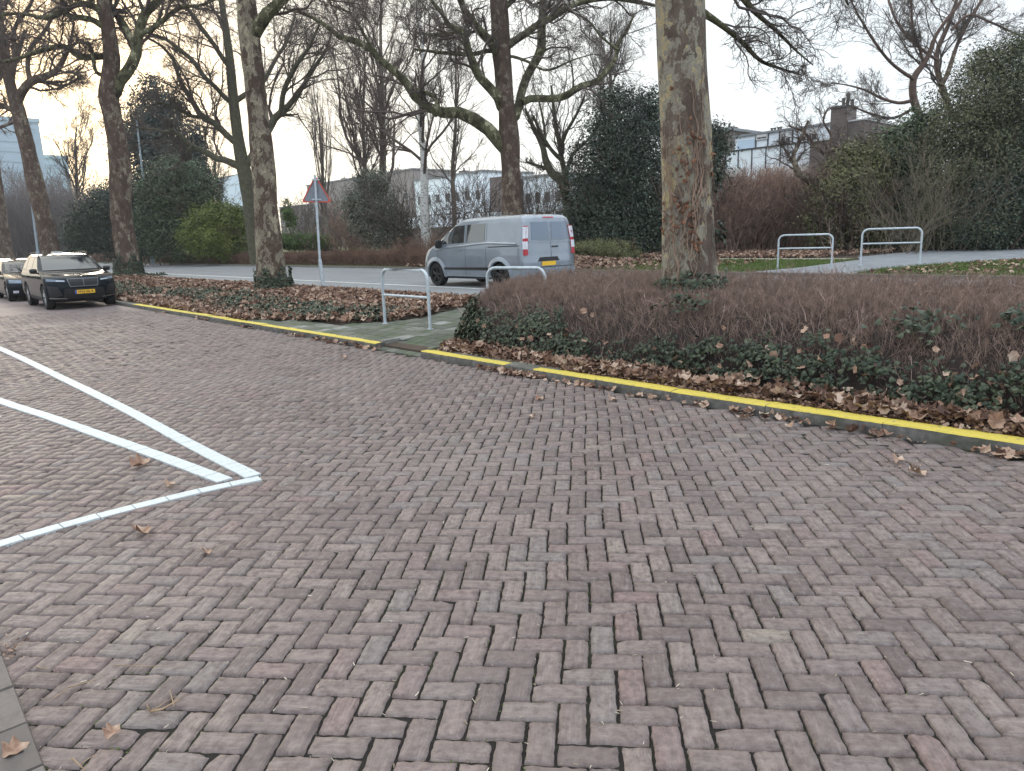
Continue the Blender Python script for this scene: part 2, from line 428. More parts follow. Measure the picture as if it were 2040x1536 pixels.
# the sand and moss bed between and under the bricks, and the far field where single bricks are under a pixel
k = NT('joint_bed'); obj = k.coord()
f = k.noise(obj, 3, 5); f2 = k.noise(obj, 120, 3)
c = k.mix(k.mr(f, .50, .72, 0, .8), (.017, .014, .012), (.030, .038, .014))
c = k.mix(k.mr(f2, .66, .80), c, (.10, .08, .06))
k.bump(f2, .4, .01)
BED = k.fin(c, .95)
k = NT('brick_far'); obj = k.coord()
mpn = k.n('ShaderNodeMapping'); mpn.inputs['Rotation'].default_value = (0, 0, R(-42)); k.l(obj, mpn.inputs[0])
br = k.n('ShaderNodeTexBrick'); br.inputs['Scale'].default_value = 1; br.inputs['Brick Width'].default_value = .21; br.inputs['Row Height'].default_value = .105
br.inputs['Mortar Size'].default_value = .005; br.inputs['Color1'].default_value = (.155, .118, .112, 1); br.inputs['Color2'].default_value = (.19, .15, .142, 1); br.inputs['Mortar'].default_value = (.06, .05, .045, 1)
k.l(mpn.outputs[0], br.inputs['Vector'])
c = k.mix(k.mr(k.noise(obj, .55, 4), .4, .68, 0, .26), br.outputs['Color'], (.31, .27, .255))
FARB = k.fin(c, .75)
base_i = n0
bedV = np.array([(-30, -.2, -.014), (8, -.2, -.014), (8, 5.995, -.014), (-30, 5.995, -.014),
                 (-300, -60, -.008), (-19.2, -60, -.008), (-19.2, 5.88, -.008), (-300, 5.88, -.008)], float)
nb = sum(len(q) for q in Qs)
V = np.vstack(Vs+[bedV]); Q = np.vstack(Qs+[np.array([[0, 1, 2, 3]])+base_i, np.array([[4, 5, 6, 7]])+base_i])
z8 = np.zeros(8)
me = mesh_np(V, [Q], [BRICK, BED, FARB], smooth=True, midx=np.r_[np.zeros(nb), 1, 2],
             attrs={'buv': ('POINT', 'FLOAT_VECTOR', np.vstack(bu+[np.zeros((8, 3))])), 'rnd': ('POINT', 'FLOAT', np.r_[tuple(r1)+(z8,)]), 'rnd2': ('POINT', 'FLOAT', np.r_[tuple(r2)+(z8,)])})
tag(link('brick_pavement', me), kind='structure')

# moss and bits of straw caught in the joints
rg = np.random.default_rng(77); cand = np.where(dist < 8)[0]
def jointpts(n):
    i = rg.choice(cand, n, p=(1/dist[cand])/np.sum(1/dist[cand])); t = rg.uniform(-.1, .1, n); s = np.where(rg.random(n) < .5, -1, 1)*.0515
    u_ = cu[i]+np.where(vert[i], s, t); v_ = cv[i]+np.where(vert[i], t, s); P = b2w(u_, v_); clump_ = np.sin(P[:, 0]*2.3+1)*np.cos(P[:, 1]*2.9)+.5*np.sin(P[:, 0]*7+P[:, 1]*5)
    return P, clump_
k = NT('joint_moss'); MOSS = k.fin(k.mix(k.attr('rnd'), (.035, .055, .012), (.11, .14, .04)), .95)
P, cl_ = jointpts(26000); P = P[(cl_ > .15) & (rg.random(len(cl_)) < .8)]; n = len(P)
pos = np.c_[P+rg.normal(size=(n, 2))*.003, rg.uniform(-.012, -.002, n)]
V, F = scatter(SL[0], SL[1], pos, frames(n, rg, np.tile([0, 0, 1.], (n, 1)), .8), rg.uniform(.006, .014, n))
tag(link('joint_moss', mesh_np(V, F, MOSS, attrs={'rnd': ('POINT', 'FLOAT', np.repeat(rg.random(n), 4))})), 'green moss growing in the joints between the bricks', kind='stuff')
k = NT('chaff'); CHAFF = k.fin(k.mix(k.attr('rnd'), (.20, .15, .09), (.55, .50, .40)), .9)
P, cl_ = jointpts(2600); n = len(P); pos = np.c_[P+rg.normal(size=(n, 2))*.012, np.full(n, .003)]
st_ = np.array([(-.5, -.09, 0), (.5, -.06, 0), (.5, .06, .05), (-.5, .09, .05)])
V, F = scatter(st_, [np.array([(0, 1, 2, 3)])], pos, frames(n, rg, np.tile([0, 0, 1.], (n, 1)), .12), rg.uniform(.006, .03, n)*rg.uniform(.4, 1, n))
tag(link('joint_chaff', mesh_np(V, F, CHAFF, attrs={'rnd': ('POINT', 'FLOAT', np.repeat(rg.random(n), 4))})), 'tiny bits of straw and chaff lying on the bricks', kind='stuff')

# footway of grey slabs beside the photographer
def slabs(name, cells, mat, z, gap=.006, seed=3, kind='structure'):
    rg = np.random.default_rng(seed); mb = MB(); rv = []
    for (x0, y0, x1, y1) in cells:
        dz = rg.normal()*.0015; c = .006
        zz = z(0.5*(y0+y1)) if callable(z) else z
        X0, Y0, X1, Y1 = x0+gap/2, y0+gap/2, x1-gap/2, y1-gap/2
        Z0, Z1 = (z(Y0), z(Y1)) if callable(z) else (z, z)
        V = [(X0, Y0, Z0+dz-.02), (X1, Y0, Z0+dz-.02), (X1, Y1, Z1+dz-.02), (X0, Y1, Z1+dz-.02),
             (X0+c, Y0+c, Z0+dz), (X1-c, Y0+c, Z0+dz), (X1-c, Y1-c, Z1+dz), (X0+c, Y1-c, Z1+dz)]
        mb.add(V, [(4,5,6,7),(0,1,5,4),(1,2,6,5),(2,3,7,6),(3,0,4,7)]); rv += [rg.random()]*8
    Vv_ = np.concatenate(mb.v)
    me = mesh_np(Vv_, list(mb.f.values()), mat, attrs={'rnd': ('POINT', 'FLOAT', rv)})
    return tag(link(name, me), kind=kind)
k = NT('slab_grey'); obj = k.coord(); r = k.attr('rnd')
c = k.ramp(r, [(0, (.115, .098, .088)), (1, (.165, .142, .128))]); c = k.mix(k.mr(k.noise(obj, 30, 5), .4, .7, 0, .5), c, (.09, .08, .07))
k.bump(k.noise(obj, 90, 3), .3, .004); SLABG = k.fin(c, .8)
cells = [(-5+.3*i+(.15 if j % 2 else 0), .2-.3*(j+1), -5+.3*(i+1)+(.15 if j % 2 else 0), .2-.3*j) for i in range(26) for j in range(5) if math.hypot(-5+.3*i, .2-.3*j) > .8]
slabs('gutter_slabs', cells, SLABG, .017)

# white marking blocks set in the paving
k = NT('white_block'); obj = k.coord()
c = k.mix(k.mr(k.noise(obj, 25, 5), .45, .75, 0, .5), (.50, .535, .53), (.40, .43, .42)); k.bump(k.noise(obj, 80, 3), .2, .003)
c = k.mix(k.mr(k.noise(obj, 3.0, 3), .5, .75, 0, .3), c, (.45, .46, .44))
c = k.mix(k.mr(k.noise(obj, 45, 5, .75), .58, .66, 0, .75), c, (.20, .17, .16)); WHITE = k.fin(c, .7)
def rowblocks(name, pts, width, step, seed):
    """paving blocks along a polyline of ground points"""
    rg = np.random.default_rng(seed); P = crom(np.array(pts), 60); seg = np.r_[0, np.cumsum(np.linalg.norm(np.diff(P, axis=0), axis=1))]
    mb = MB(); s = 0.0
    while s+step <= seg[-1]:
        q = []
        for t in (s+.0025, s+step-.0025):
            p = np.array([np.interp(t, seg, P[:, 0]), np.interp(t, seg, P[:, 1])]); e = np.array([np.interp(t+.01, seg, P[:, 0]), np.interp(t+.01, seg, P[:, 1])])-np.array([np.interp(t-.01, seg, P[:, 0]), np.interp(t-.01, seg, P[:, 1])])
            e /= np.linalg.norm(e)+1e-9; nn = np.array([-e[1], e[0]]); q += [(p, nn, e)]
        pc_ = (q[0][0]+q[1][0])/2; z = .0105+.006*math.sin(pc_[0]*.9)*math.sin(pc_[1]*1.2+1)+rg.normal()*.0009; j = rg.normal()*.001
        w_ = width/2; V = []
        for zz, ins in ((-.015, 0.), (z-.002, .0), (z, .003)):
            for (p, nn, e), sg in zip(q, (1, -1)):
                pp = p+e*sg*ins
                a = pp+nn*(w_-ins+j); b_ = pp-nn*(w_-ins-j); V += [(a[0], a[1], zz), (b_[0], b_[1], zz)]
        mb.add(V, [(8,9,11,10)[::-1]]+[(a, b_, b_+4, a+4) for o in (0, 4) for a, b_ in ((o, o+1), (o+1, o+3), (o+3, o+2), (o+2, o))])
        s += step
    o = link(name, mb.mesh(WHITE)); return tag(o, kind='structure')
g = lambda x, y: at_z(x, y, .006)[:2]
rowblocks('white_line', [g(505, 948), g(380, 885), g(250, 815), g(120, 751), g(0, 694), g(-160, 625)], .12, .105, 1)
rowblocks('white_line', [g(448, 957), g(330, 913), g(200, 866), g(90, 827), g(0, 798), g(-130, 752)], .12, .105, 2)
rowblocks('white_line', [g(519, 953), g(400, 978), g(250, 1015), g(120, 1050), g(0, 1085), g(-160, 1136)], .1, .21, 3)

# ------------------------------------------------------------------ kerb
k = NT('kerb_concrete'); obj = k.coord()
c = k.mix(k.mr(k.noise(obj, 18, 5), .4, .7), (.10, .095, .085), (.17, .16, .145)); c = k.mix(k.mr(k.noise(obj, 2.2, 3), .5, .7, 0, .8), c, (.065, .07, .045))
k.bump(k.noise(obj, 120, 3), .5, .004); KC = k.fin(c, .85)
k = NT('kerb_yellow_paint'); obj = k.coord()
n1 = k.noise(obj, 22, 6, .7); c = k.mix(k.mr(k.noise(obj, 60, 4), .4, .75, 0, .4), (.56, .44, .07), (.42, .34, .08))
c = k.mix(k.mr(n1, .57, .66), c, (.22, .20, .13)); c = k.mix(k.mr(k.noise(obj, 1.3, 3), .45, .75, 0, .3), c, (.36, .32, .10))
k.bump(n1, .4, .003); KY = k.fin(c, .75)
def kerb(name, X0, X1, paint, yf=5.86, wd=.19, hz=.094, seg=1.0, step=None, slope=(None, None)):
    mb = MB(); mi = []
    x = X0
    rg = np.random.default_rng(int(abs(X0)*10))
    while x < X1-1e-6:
        x2 = min(x+seg, X1); g_ = .003; a, b_ = x+g_, x2-g_
        n = max(3, int((b_-a)/.045)); xs = np.linspace(a, b_, n)
        dy, dz = rg.normal()*.004, rg.normal()*.003
        prof = [(yf, -.03), (yf+.004, hz*.5), (yf+.010, hz-.012), (yf+.022, hz-.002), (yf+wd*.55, hz), (yf+wd, hz-.003), (yf+wd, -.02)]
        V = np.array([[(X, y+kb(X)+dy+rg.normal()*.0018, z+dz+rg.normal()*.0011) for y, z in prof] for X in xs])
        if slope[0] and x == X0: V[:, :, 2] -= np.clip(1-(V[:, :, 0]-a)/slope[0], 0, 1)*.0
        m = len(prof); F = [(i*m+j, (i+1)*m+j, (i+1)*m+j+1, i*m+j+1) for i in range(n-1) for j in range(m-1)]
        F += [tuple(range(m)), tuple((n-1)*m+j for j in range(m))[::-1]]
        mb.add(V, F); mi.append((n-1, m, paint)); x = x2
    V = np.concatenate(mb.v); o = None
    polys = []; idx = []
    q = mb.f[4]; polys.append(np.array(q)); pos = 0
    for n_, m, pt in mi:
        for i in range(n_): idx += [1 if (pt and j in (2, 3, 4)) else 0 for j in range(m-1)]
    polys.append(np.array(mb.f[7])); idx += [0]*len(mb.f[7])
    me = mesh_np(V, polys, [KC, KY], midx=idx)
    return tag(link(name, me), kind='structure')
kerb('kerb', -120, -23.0, False); kerb('kerb', -23.0, -9.66, True)
kerb('kerb', -8.45, -6.62, True, seg=1.83); kerb('kerb', -6.62, -6.12, False, seg=.5); kerb('kerb', -6.12, 5.9, True)
# road kerbs
k = NT('kerb_plain'); obj = k.coord(); KP = k.fin(k.mix(k.mr(k.noise(obj, 9, 5), .35, .7), (.13, .12, .105), (.22, .21, .19)), .85)
mb = MB(); x = -200
while x < 60: mb.box((x+.004, 20.0, .2), (x+.996, 20.14, .345)); x += 1.0
tag(mb.build('road_kerb', KP), kind='structure')
mb = MB(); x = -200
while x < 60: mb.box((x+.004, 10.72, .2), (x+.996, 10.84, .262)); x += 1.0
tag(mb.build('road_kerb', KP), kind='structure')
k = NT('asphalt'); obj = k.coord()
c = k.ramp(k.noise(obj, 1.1, 5, .6), [(.3, (.165, .172, .177)), (.7, (.215, .222, .226))]); c = k.mix(k.mr(k.noise(obj, 150, 3, .7), .4, .75, 0, .5), c, (.28, .285, .285))
mpn = k.coord(scale=(.05, 1.6, 1)); c = k.mix(k.mr(k.noise(mpn, 1, 4), .5, .7, 0, .35), c, (.10, .10, .10))
k.bump(k.noise(obj, 220, 2), .4, .004); ASPH = k.fin(c, .8)
strip_sheet('road', [10.84, 14, 17, 20.0], -400, 120, .019, ASPH, 3)
WP = plain('road_paint', (.62, .64, .62), .7, var=.12, scale=9)
mb = MB(); mb.add([(-400, 12.72, .260), (100, 12.72, .260), (100, 12.86, .260), (-400, 12.86, .260)], [(0,1,2,3)])
tag(mb.build('white_road_line', WP), kind='structure')

# ------------------------------------------------------------------ small path through the strip
k = NT('mossy_slab'); obj = k.coord(); r = k.attr('rnd')
c = k.ramp(r, [(0, (.075, .082, .062)), (.6, (.12, .125, .10)), (.9, (.16, .16, .14)), (1, (.26, .265, .24))])
c = k.mix(k.mr(k.noise(obj, 4, 5), .45, .65, 0, .75), c, (.062, .085, .038)); c = k.mix(k.mr(k.noise(obj, 50, 4), .45, .75, 0, .4), c, (.05, .045, .038))
k.bump(k.noise(obj, 80, 3), .3, .004); SLABM = k.fin(c, .85)
def inpoly(x, y, poly):
    c_ = False; n = len(poly)
    for i in range(n):
        x1, y1 = poly[i]; x2, y2 = poly[(i+1) % n]
        if (y1 > y) != (y2 > y) and x < (x2-x1)*(y-y1)/(y2-y1)+x1: c_ = not c_
    return c_
PATHP = [(-15.4, 6.0), (-5.6, 6.0), (-6.2, 6.36), (-8.35, 6.42), (-9.2, 8.2), (-9.8, 10.72), (-12.2, 10.72), (-11.5, 8.7), (-11.2, 7.5), (-12.2, 6.75), (-14.2, 6.4)]
def pz(Y, X=None): return np.interp(Y, [5.8, 6.0, 6.6, 8.2, 10.3, 10.75], [.088, .094, .132, .215, .255, .25])
cells = []
for j in range(16):
    y0 = 6.0+.3*j; y1 = min(y0+.3, 10.72)
    if y0 > 10.6: break
    for i in range(40):
        x0 = -16+.3*i+(.15 if j % 2 else 0)
        if inpoly(x0+.15, (y0+y1)/2, PATHP) and not (-9.7 < x0+.15 < -8.3 and y0 < 6.55): cells.append((x0, y0, x0+.3, y1))
slabs('footpath', cells, SLABM, pz, gap=.007)
# lowered ramp in the kerb gap
mb = MB(); rv = []
rg = np.random.default_rng(8)
for j in range(3):
    for i in range(5):
        x0 = -9.66+i*.242; y0 = 5.86+j*.245
        z0 = np.interp(y0, [5.86, 6.6], [.004, .13]); z1 = np.interp(y0+.245, [5.86, 6.6], [.004, .13])
        mb.add([(x0+.004, y0+.004, z0-.03), (x0+.238, y0+.004, z0-.03), (x0+.238, y0+.241, z1-.03), (x0+.004, y0+.241, z1-.03),
                (x0+.008, y0+.008, z0), (x0+.234, y0+.008, z0), (x0+.234, y0+.237, z1), (x0+.008, y0+.237, z1)], [(4,5,6,7),(0,1,5,4),(1,2,6,5),(2,3,7,6),(3,0,4,7)]); rv += [rg.random()*.7]*8
mb.box((-9.74, 5.99, .0), (-9.665, 7.0, .125)); rv += [.95]*8       # pale upright edging stones beside the ramp
mb.box((-8.445, 5.99, .0), (-8.37, 6.75, .125)); rv += [.95]*8
me = mesh_np(np.concatenate(mb.v), list(mb.f.values()), SLABM, attrs={'rnd': ('POINT', 'FLOAT', rv)})
tag(link('kerb_ramp', me), kind='structure')

# ------------------------------------------------------------------ land beyond the road
k = NT('path_asphalt'); obj = k.coord(); PA = k.fin(k.mix(k.mr(k.noise(obj, 3, 5), .35, .7), (.17, .18, .19), (.235, .24, .245)), .85)
k = NT('sandy_path'); obj = k.coord(); SP = k.fin(k.mix(k.mr(k.noise(obj, 6, 5), .35, .7), (.30, .27, .21), (.42, .39, .32)), .9)
k = NT('turf'); obj = k.coord(); c = k.mix(k.mr(k.noise(obj, 1.2, 5), .35, .65), (.055, .085, .018), (.095, .13, .03)); c = k.mix(k.mr(k.noise(obj, 30, 4), .5, .7, 0, .6), c, (.11, .085, .04))
TURF = k.fin(c, .9)
def sheet(name, poly, dz, mat, kind='structure', edge=.03):
    """polygon laid on the land, cut into strips so that it follows the slope"""
    bm = bmesh.new(); vs = [bm.verts.new((x, y, 0)) for x, y in poly]; bm.faces.new(vs)
    for yc in (20.2, 22, 24, 30, 8.2, 10.3, 6.6):
        bmesh.ops.bisect_plane(bm, geom=bm.verts[:]+bm.edges[:]+bm.faces[:], plane_co=(0, yc, 0), plane_no=(0, 1, 0))
    for v_ in bm.verts: v_.co.z = float(gz(v_.co.y))+dz
    for f_ in bm.faces:
        if f_.normal.z < 0: f_.normal_flip()
    bmesh.ops.triangulate(bm, faces=bm.faces[:])
    me = bpy.data.meshes.new(name); bm.to_mesh(me); bm.free(); me.materials.append(mat)
    return tag(link(name, me), kind=kind)
sheet('lawn', [(-120, 20.14), (30, 20.14), (30, 25.1), (-120, 25.1)], -.012, TURF)
sheet('sandy_path', [(-60, 24.9), (-10.5, 24.9), (-10.5, 25.6), (-60, 25.6)], .004, SP)
sheet('cycle_path', [(-11.2, 20.14), (-8.2, 20.14), (-8.0, 21.4), (-6.8, 23.5), (-4.9, 25.8), (-1.0, 30), (3.5, 36), (3, 38.5), (-4, 38.5), (-9.6, 31), (-10.6, 26.2), (-9.9, 24.7), (-10.1, 23.2), (-10.4, 21.6)], .012, PA)
# ================================================================== TUBE RAILS, SIGN, LAMPS
k = NT('galvanised'); obj = k.coord(); c = k.mix(k.mr(k.noise(obj, 14, 4), .35, .7), (.40, .45, .48), (.55, .60, .62)); c = k.mix(k.mr(k.noise(obj, 70, 3), .6, .75, 0, .5), c, (.30, .31, .30))
GALV = k.fin(c, .5, .25, .5)
def rail(p0, p1, z0a, z0b, h, label, r=.028, mid=.46, rad=.17):
    """bent tube with two legs and a lower cross tube; p0,p1 feet"""
    p0 = np.array([p0[0], p0[1], z0a]); p1 = np.array([p1[0], p1[1], z0b]); u = p1-p0; u[2] = 0; Ln = np.linalg.norm(u); u /= Ln
    ztop = (z0a+z0b)/2+h
    pts = [p0-[0, 0, .1]]+[np.array([p0[0], p0[1], ztop-rad])]
    for a in np.linspace(0, math.pi/2, 7)[1:]: pts.append(np.array([*(p0+u*rad*(1-math.cos(a)))[:2], ztop-rad+rad*math.sin(a)]))
    for a in np.linspace(math.pi/2, 0, 7): pts.append(np.array([*(p1-u*rad*(1-math.cos(a)))[:2], ztop-rad+rad*math.sin(a)]))
    pts.append(p1-[0, 0, .1])
    c0 = (p0+p1)/2; c0[2] = min(z0a, z0b)
    e = empty('tube_barrier', c0, label, 'barrier', 'steel tube barriers at the path')
    MB().tube(np.array(pts)-c0, r, 14).build('bent_tube', GALV, e, auto=.6)
    zm = ztop-mid
    MB().tube([np.array([*(p0+u*r*.8)[:2], zm])-c0, np.array([*(p1-u*r*.8)[:2], zm])-c0], r*.82, 12).build('cross_tube', GALV, e, auto=.6)
    for p, z0 in ((p0, z0a), (p1, z0b)): MB().tube([np.array([p[0], p[1], z0-.02])-c0, np.array([p[0], p[1], z0+.012])-c0], r*1.9, 14).build('foot_plate', GALV, e)
    return e
a, b = at_z(765, 650, .19), at_z(860, 662, .155)
rail((-11.35, 7.12), (-9.93, 7.12), .155, .155, 1.0, 'grey steel tube barrier standing alone on the mossy slabs left of the hedge end')
a, b = at_z(968, 534, 1.17), at_z(1085, 534, 1.17)
a = at_d(970, 534, 12.6); b = at_d(1085, 534, 11.9)
rail(a[:2], b[:2], float(gz(a[1])), float(gz(b[1])), max(a[2], b[2])-float(gz((a[1]+b[1])/2)), 'grey steel tube barrier with hidden feet behind the hedge end, overlapping the van')
Zr = .46
def foot(x, y): z = .4; p = at_z(x, y, z); p = at_z(x, y, float(gz(p[1]))); return p
a, b = foot(1549, 535), foot(1656, 533)
rail(a[:2], b[:2], a[2], b[2], 1.0, 'grey steel tube barrier beyond the hedge, next to the lawn and nearer the thick trunk', mid=.40)
a, b = foot(1714, 528), foot(1832, 525)
rail(a[:2], b[:2], a[2], b[2], 1.03, 'rightmost grey steel tube barrier, in front of the dark evergreens beside the cycle path', mid=.42)

RED = plain('sign_red', (.55, .07, .04), .45, var=.1)
SIGNB = plain('sign_back_grey', (.20, .225, .25), .5, .1, var=.1)
def road_sign():
    p = foot_s = at_z(645, 577, .24); base = np.array([p[0], p[1], .24])
    e = empty('road_sign', base, 'triangular red rimmed road sign on a grey post, seen from behind at the road edge', 'road sign')
    lean = np.array([.0, .0, 0])
    d = np.linalg.norm(p[:2]); dep = d*FWD@(p/d)*1.0
    top = at_d(627, 348, (p@FWD)*1.0)-base; mid = at_d(637, 516, p@FWD)-base
    MB().tube([np.array([0, 0, -.1]), mid], .055, 14).build('lower_post', GALV, e, smooth=False, auto=.6)
    MB().tube([mid, top], .036, 14).build('upper_post', GALV, e, auto=.6)
    right = np.array([math.cos(YAW), math.sin(YAW), 0]); back = np.array([-math.sin(YAW), math.cos(YAW), 0])
    # tilt the plate with the post
    up = (top-mid)/np.linalg.norm(top-mid); right = right-up*(right@up); right /= np.linalg.norm(right); nrm = np.cross(right, up)
    s = .90; hgt = s*.866; cpt = top-up*(.02)
    def tri(sc_, off): 
        c0 = cpt-up*(hgt*.667)+nrm*off; r_ = hgt*.667*sc_
        pts = []
        for a in (90, 210, 330):
            ctr = c0+(right*math.cos(R(a))+up*math.sin(R(a)))*(r_-.09*sc_)
            for q in (-50, -25, 0, 25, 50):
                pts.append(ctr+(right*math.cos(R(a+q))+up*math.sin(R(a+q)))*.05)
        return pts
    def plate(lo, hi, z0, z1):
        a, b = tri(lo, z0), tri(hi, z1); n = len(a); return a, b, n
    fr = -.05                      # plate stands on the far side of the post
    A, B = tri(.955, fr), tri(.955, fr-.012); n = len(A)
    MB().add(A+B, [tuple(range(n)), tuple(range(n, 2*n))[::-1]]+[(i, (i+1) % n, n+(i+1) % n, n+i) for i in range(n)]).build('sign_plate', SIGNB, e)
    rings = [tri(1.0, fr+.016), tri(.86, fr+.016), tri(.85, fr-.016), tri(1.0, fr-.016)]
    mb = MB(); V = sum(rings, []); F = []
    for a in range(4):
        b_ = (a+1) % 4
        F += [(a*n+i, a*n+(i+1) % n, b_*n+(i+1) % n, b_*n+i) for i in range(n)]
    mb.add(V, F).build('red_rim', RED, e)
    for t in (.16, .90):
        c0 = cpt-up*(hgt*t)+nrm*(fr+.02); mb = MB()
        M = Matrix(((right[0], up[0], nrm[0], c0[0]), (right[1], up[1], nrm[1], c0[1]), (right[2], up[2], nrm[2], c0[2]), (0, 0, 0, 1)))
        ww = .12 if t < .5 else .14
        mb.box((-ww, -.022, -.018), (ww, .022, .006), M); mb.box((-.05, -.022, .006), (.05, .022, .085), M)
        mb.build('bracket', GALV, e)
road_sign()

LAMP = plain('lamp_post_grey', (.30, .36, .40), .5, .2, var=.08)
def lamp(px0, py0, px1, py1, dist, r0, r1, label, head=True):
    p0 = at_d(px0, py0, dist); p1 = at_d(px1, py1, dist); z0 = float(gz(p0[1])); 
    p0 = p0+(p1-p0)*((z0-p0[2])/(p1[2]-p0[2]))
    e = empty('street_lamp', p0, label, 'street lamp', 'street lamps along the far side of the road')
    q = p1-p0
    MB().tube([[0, 0, -.1], q*.16], r0*1.35, 12).build('base_sleeve', LAMP, e, auto=.6)
    MB().tube([q*.16, q*.5, q], [r0, (r0+r1)/2, r1], 12).build('pole', LAMP, e, auto=.6)
    if head:
        d = np.array([.55, -.8, .12]); d /= np.linalg.norm(d)
        MB().tube([q, q+np.array([0, 0, .12]), q+d*.3+[0, 0, .1]], [r1, r1*.9, r1*.8], 10).build('arm', LAMP, e, auto=.6)
        mb = MB(); c0 = q+d*.6+[0, 0, .13]; pts = [c0+d*t for t in (-.35, -.25, .0, .25, .35)]
        mb.tube(pts, [.03, .09, .12, .09, .03], 12).build('lantern', LAMP, e, auto=.8)
    return e
lamp(301, 500, 272, 240, 62, .11, .06, 'tall pale street lamp post left of the dark laurel bush, between two plane trunks', head=False)
lamp(74, 492, 54, 340, 80, .12, .07, 'distant pale street lamp post seen beside the leaning plane trunk above the parked cars', head=False)
lamp(633, 470, 622, 385, 85, .10, .06, 'very distant thin lamp post standing just behind the triangular sign post', head=False)
# ================================================================== TREES
def bark_plane(name, brown=.5, cream=.12, seed=0, dark=(.085, .055, .042), mid=(.19, .15, .105), olive=(.30, .28, .20), pale=(.52, .46, .30), scale=1.0):
    k = NT(name)
    c0 = k.n('ShaderNodeTexCoord'); m = k.n('ShaderNodeMapping'); m.inputs['Scale'].default_value = (scale, scale, scale*.6); m.inputs['Location'].default_value = (seed*3.1, seed*1.7, seed*.9)
    k.l(c0.outputs['Object'], m.inputs[0]); v = m.outputs[0]
    w_ = k.n('ShaderNodeTexNoise'); w_.inputs['Scale'].default_value = 5; w_.inputs['Detail'].default_value = 3; k.l(v, w_.inputs['Vector'])
    add = k.n('ShaderNodeVectorMath', operation='MULTIPLY_ADD'); k.l(w_.outputs['Color'], add.inputs[0]); add.inputs[1].default_value = (.35, .35, .35); k.l(v, add.inputs[2])
    vo = k.n('ShaderNodeTexVoronoi'); vo.inputs['Scale'].default_value = 4.2; k.l(add.outputs[0], vo.inputs['Vector'])
    vs = k.n('ShaderNodeSeparateColor'); k.l(vo.outputs['Color'], vs.inputs[0])
    vo2 = k.n('ShaderNodeTexVoronoi'); vo2.inputs['Scale'].default_value = 13; k.l(add.outputs[0], vo2.inputs['Vector'])
    vs2 = k.n('ShaderNodeSeparateColor'); k.l(vo2.outputs['Color'], vs2.inputs[0])
    big = k.noise(v, 1.3, 3)
    s1 = k.n('ShaderNodeMath', operation='MULTIPLY_ADD'); k.l(vs2.outputs[0], s1.inputs[0]); s1.inputs[1].default_value = .35; k.l(k.mr(big, .25, .75, -.42, .42), s1.inputs[2])
    s2 = k.n('ShaderNodeMath', operation='MULTIPLY_ADD'); k.l(vs.outputs[0], s2.inputs[0]); s2.inputs[1].default_value = .65; k.l(s1.outputs[0], s2.inputs[2])
    md = tuple((a+b)/2 for a, b in zip(dark, mid))
    c = k.ramp(s2.outputs[0], [(0, dark), (brown*.6, md), (brown, mid), (brown+.04, olive), (1-cream-.03, tuple(x*1.12 for x in olive)), (1-cream+.03, pale), (1.0, pale)])
    f = k.noise(v, 38, 5, .7); c = k.mix(k.mr(f, .42, .72, 0, .55), c, dark)
    f3 = k.noise(v, 9, 5, .65); c = k.mix(k.mr(f3, .55, .75, 0, .5), c, tuple(x*.7 for x in mid))
    h = k.n('ShaderNodeMath', operation='MULTIPLY_ADD'); k.l(s2.outputs[0], h.inputs[0]); h.inputs[1].default_value = -.5; k.l(f, h.inputs[2])
    k.bump(h.outputs[0], .9, .05)
    return k.fin(c, .88, 0, .2)
BARK_A = bark_plane('plane_bark_flaking', brown=.46, cream=.20, seed=1, dark=(.14, .103, .080), mid=(.26, .205, .16), olive=(.40, .37, .29), pale=(.62, .51, .29), scale=1.9)
BARK_B = bark_plane('plane_bark_patchy', brown=.50, cream=.10, seed=4, dark=(.08, .054, .040), mid=(.155, .112, .083), olive=(.28, .245, .18), pale=(.50, .44, .30), scale=1.7)
BARK_C = bark_plane('plane_bark_brown', brown=.66, cream=.03, seed=7, dark=(.075, .050, .038), mid=(.145, .10, .075), olive=(.21, .175, .13), pale=(.38, .33, .24), scale=1.6)
BARK_L = bark_plane('plane_limb_mossy', brown=.36, cream=.14, seed=9, dark=(.045, .036, .024), mid=(.085, .078, .042), olive=(.14, .14, .075), pale=(.44, .41, .27), scale=1.6)
TWIG = plain('twig_brown', (.105, .08, .066), .85, var=.25, scale=2)
TWIG_G = plain('twig_grey', (.12, .10, .088), .85, var=.25, scale=2)
TWIG_R = plain('twig_red_brown', (.30, .20, .155), .85, var=.65, scale=4)
BARK_S = plain('smooth_bark', (.16, .14, .11), .85, var=.35, scale=5)
BARK_M = plain('mossy_bark', (.085, .08, .048), .85, var=.35, scale=5)
k = NT('birch_bark'); v = k.coord(scale=(1, 1, 6)); BIRCH = k.fin(k.mix(k.mr(k.noise(v, 4, 4, .6), .56, .62), (.55, .54, .50), (.08, .07, .06)), .7)

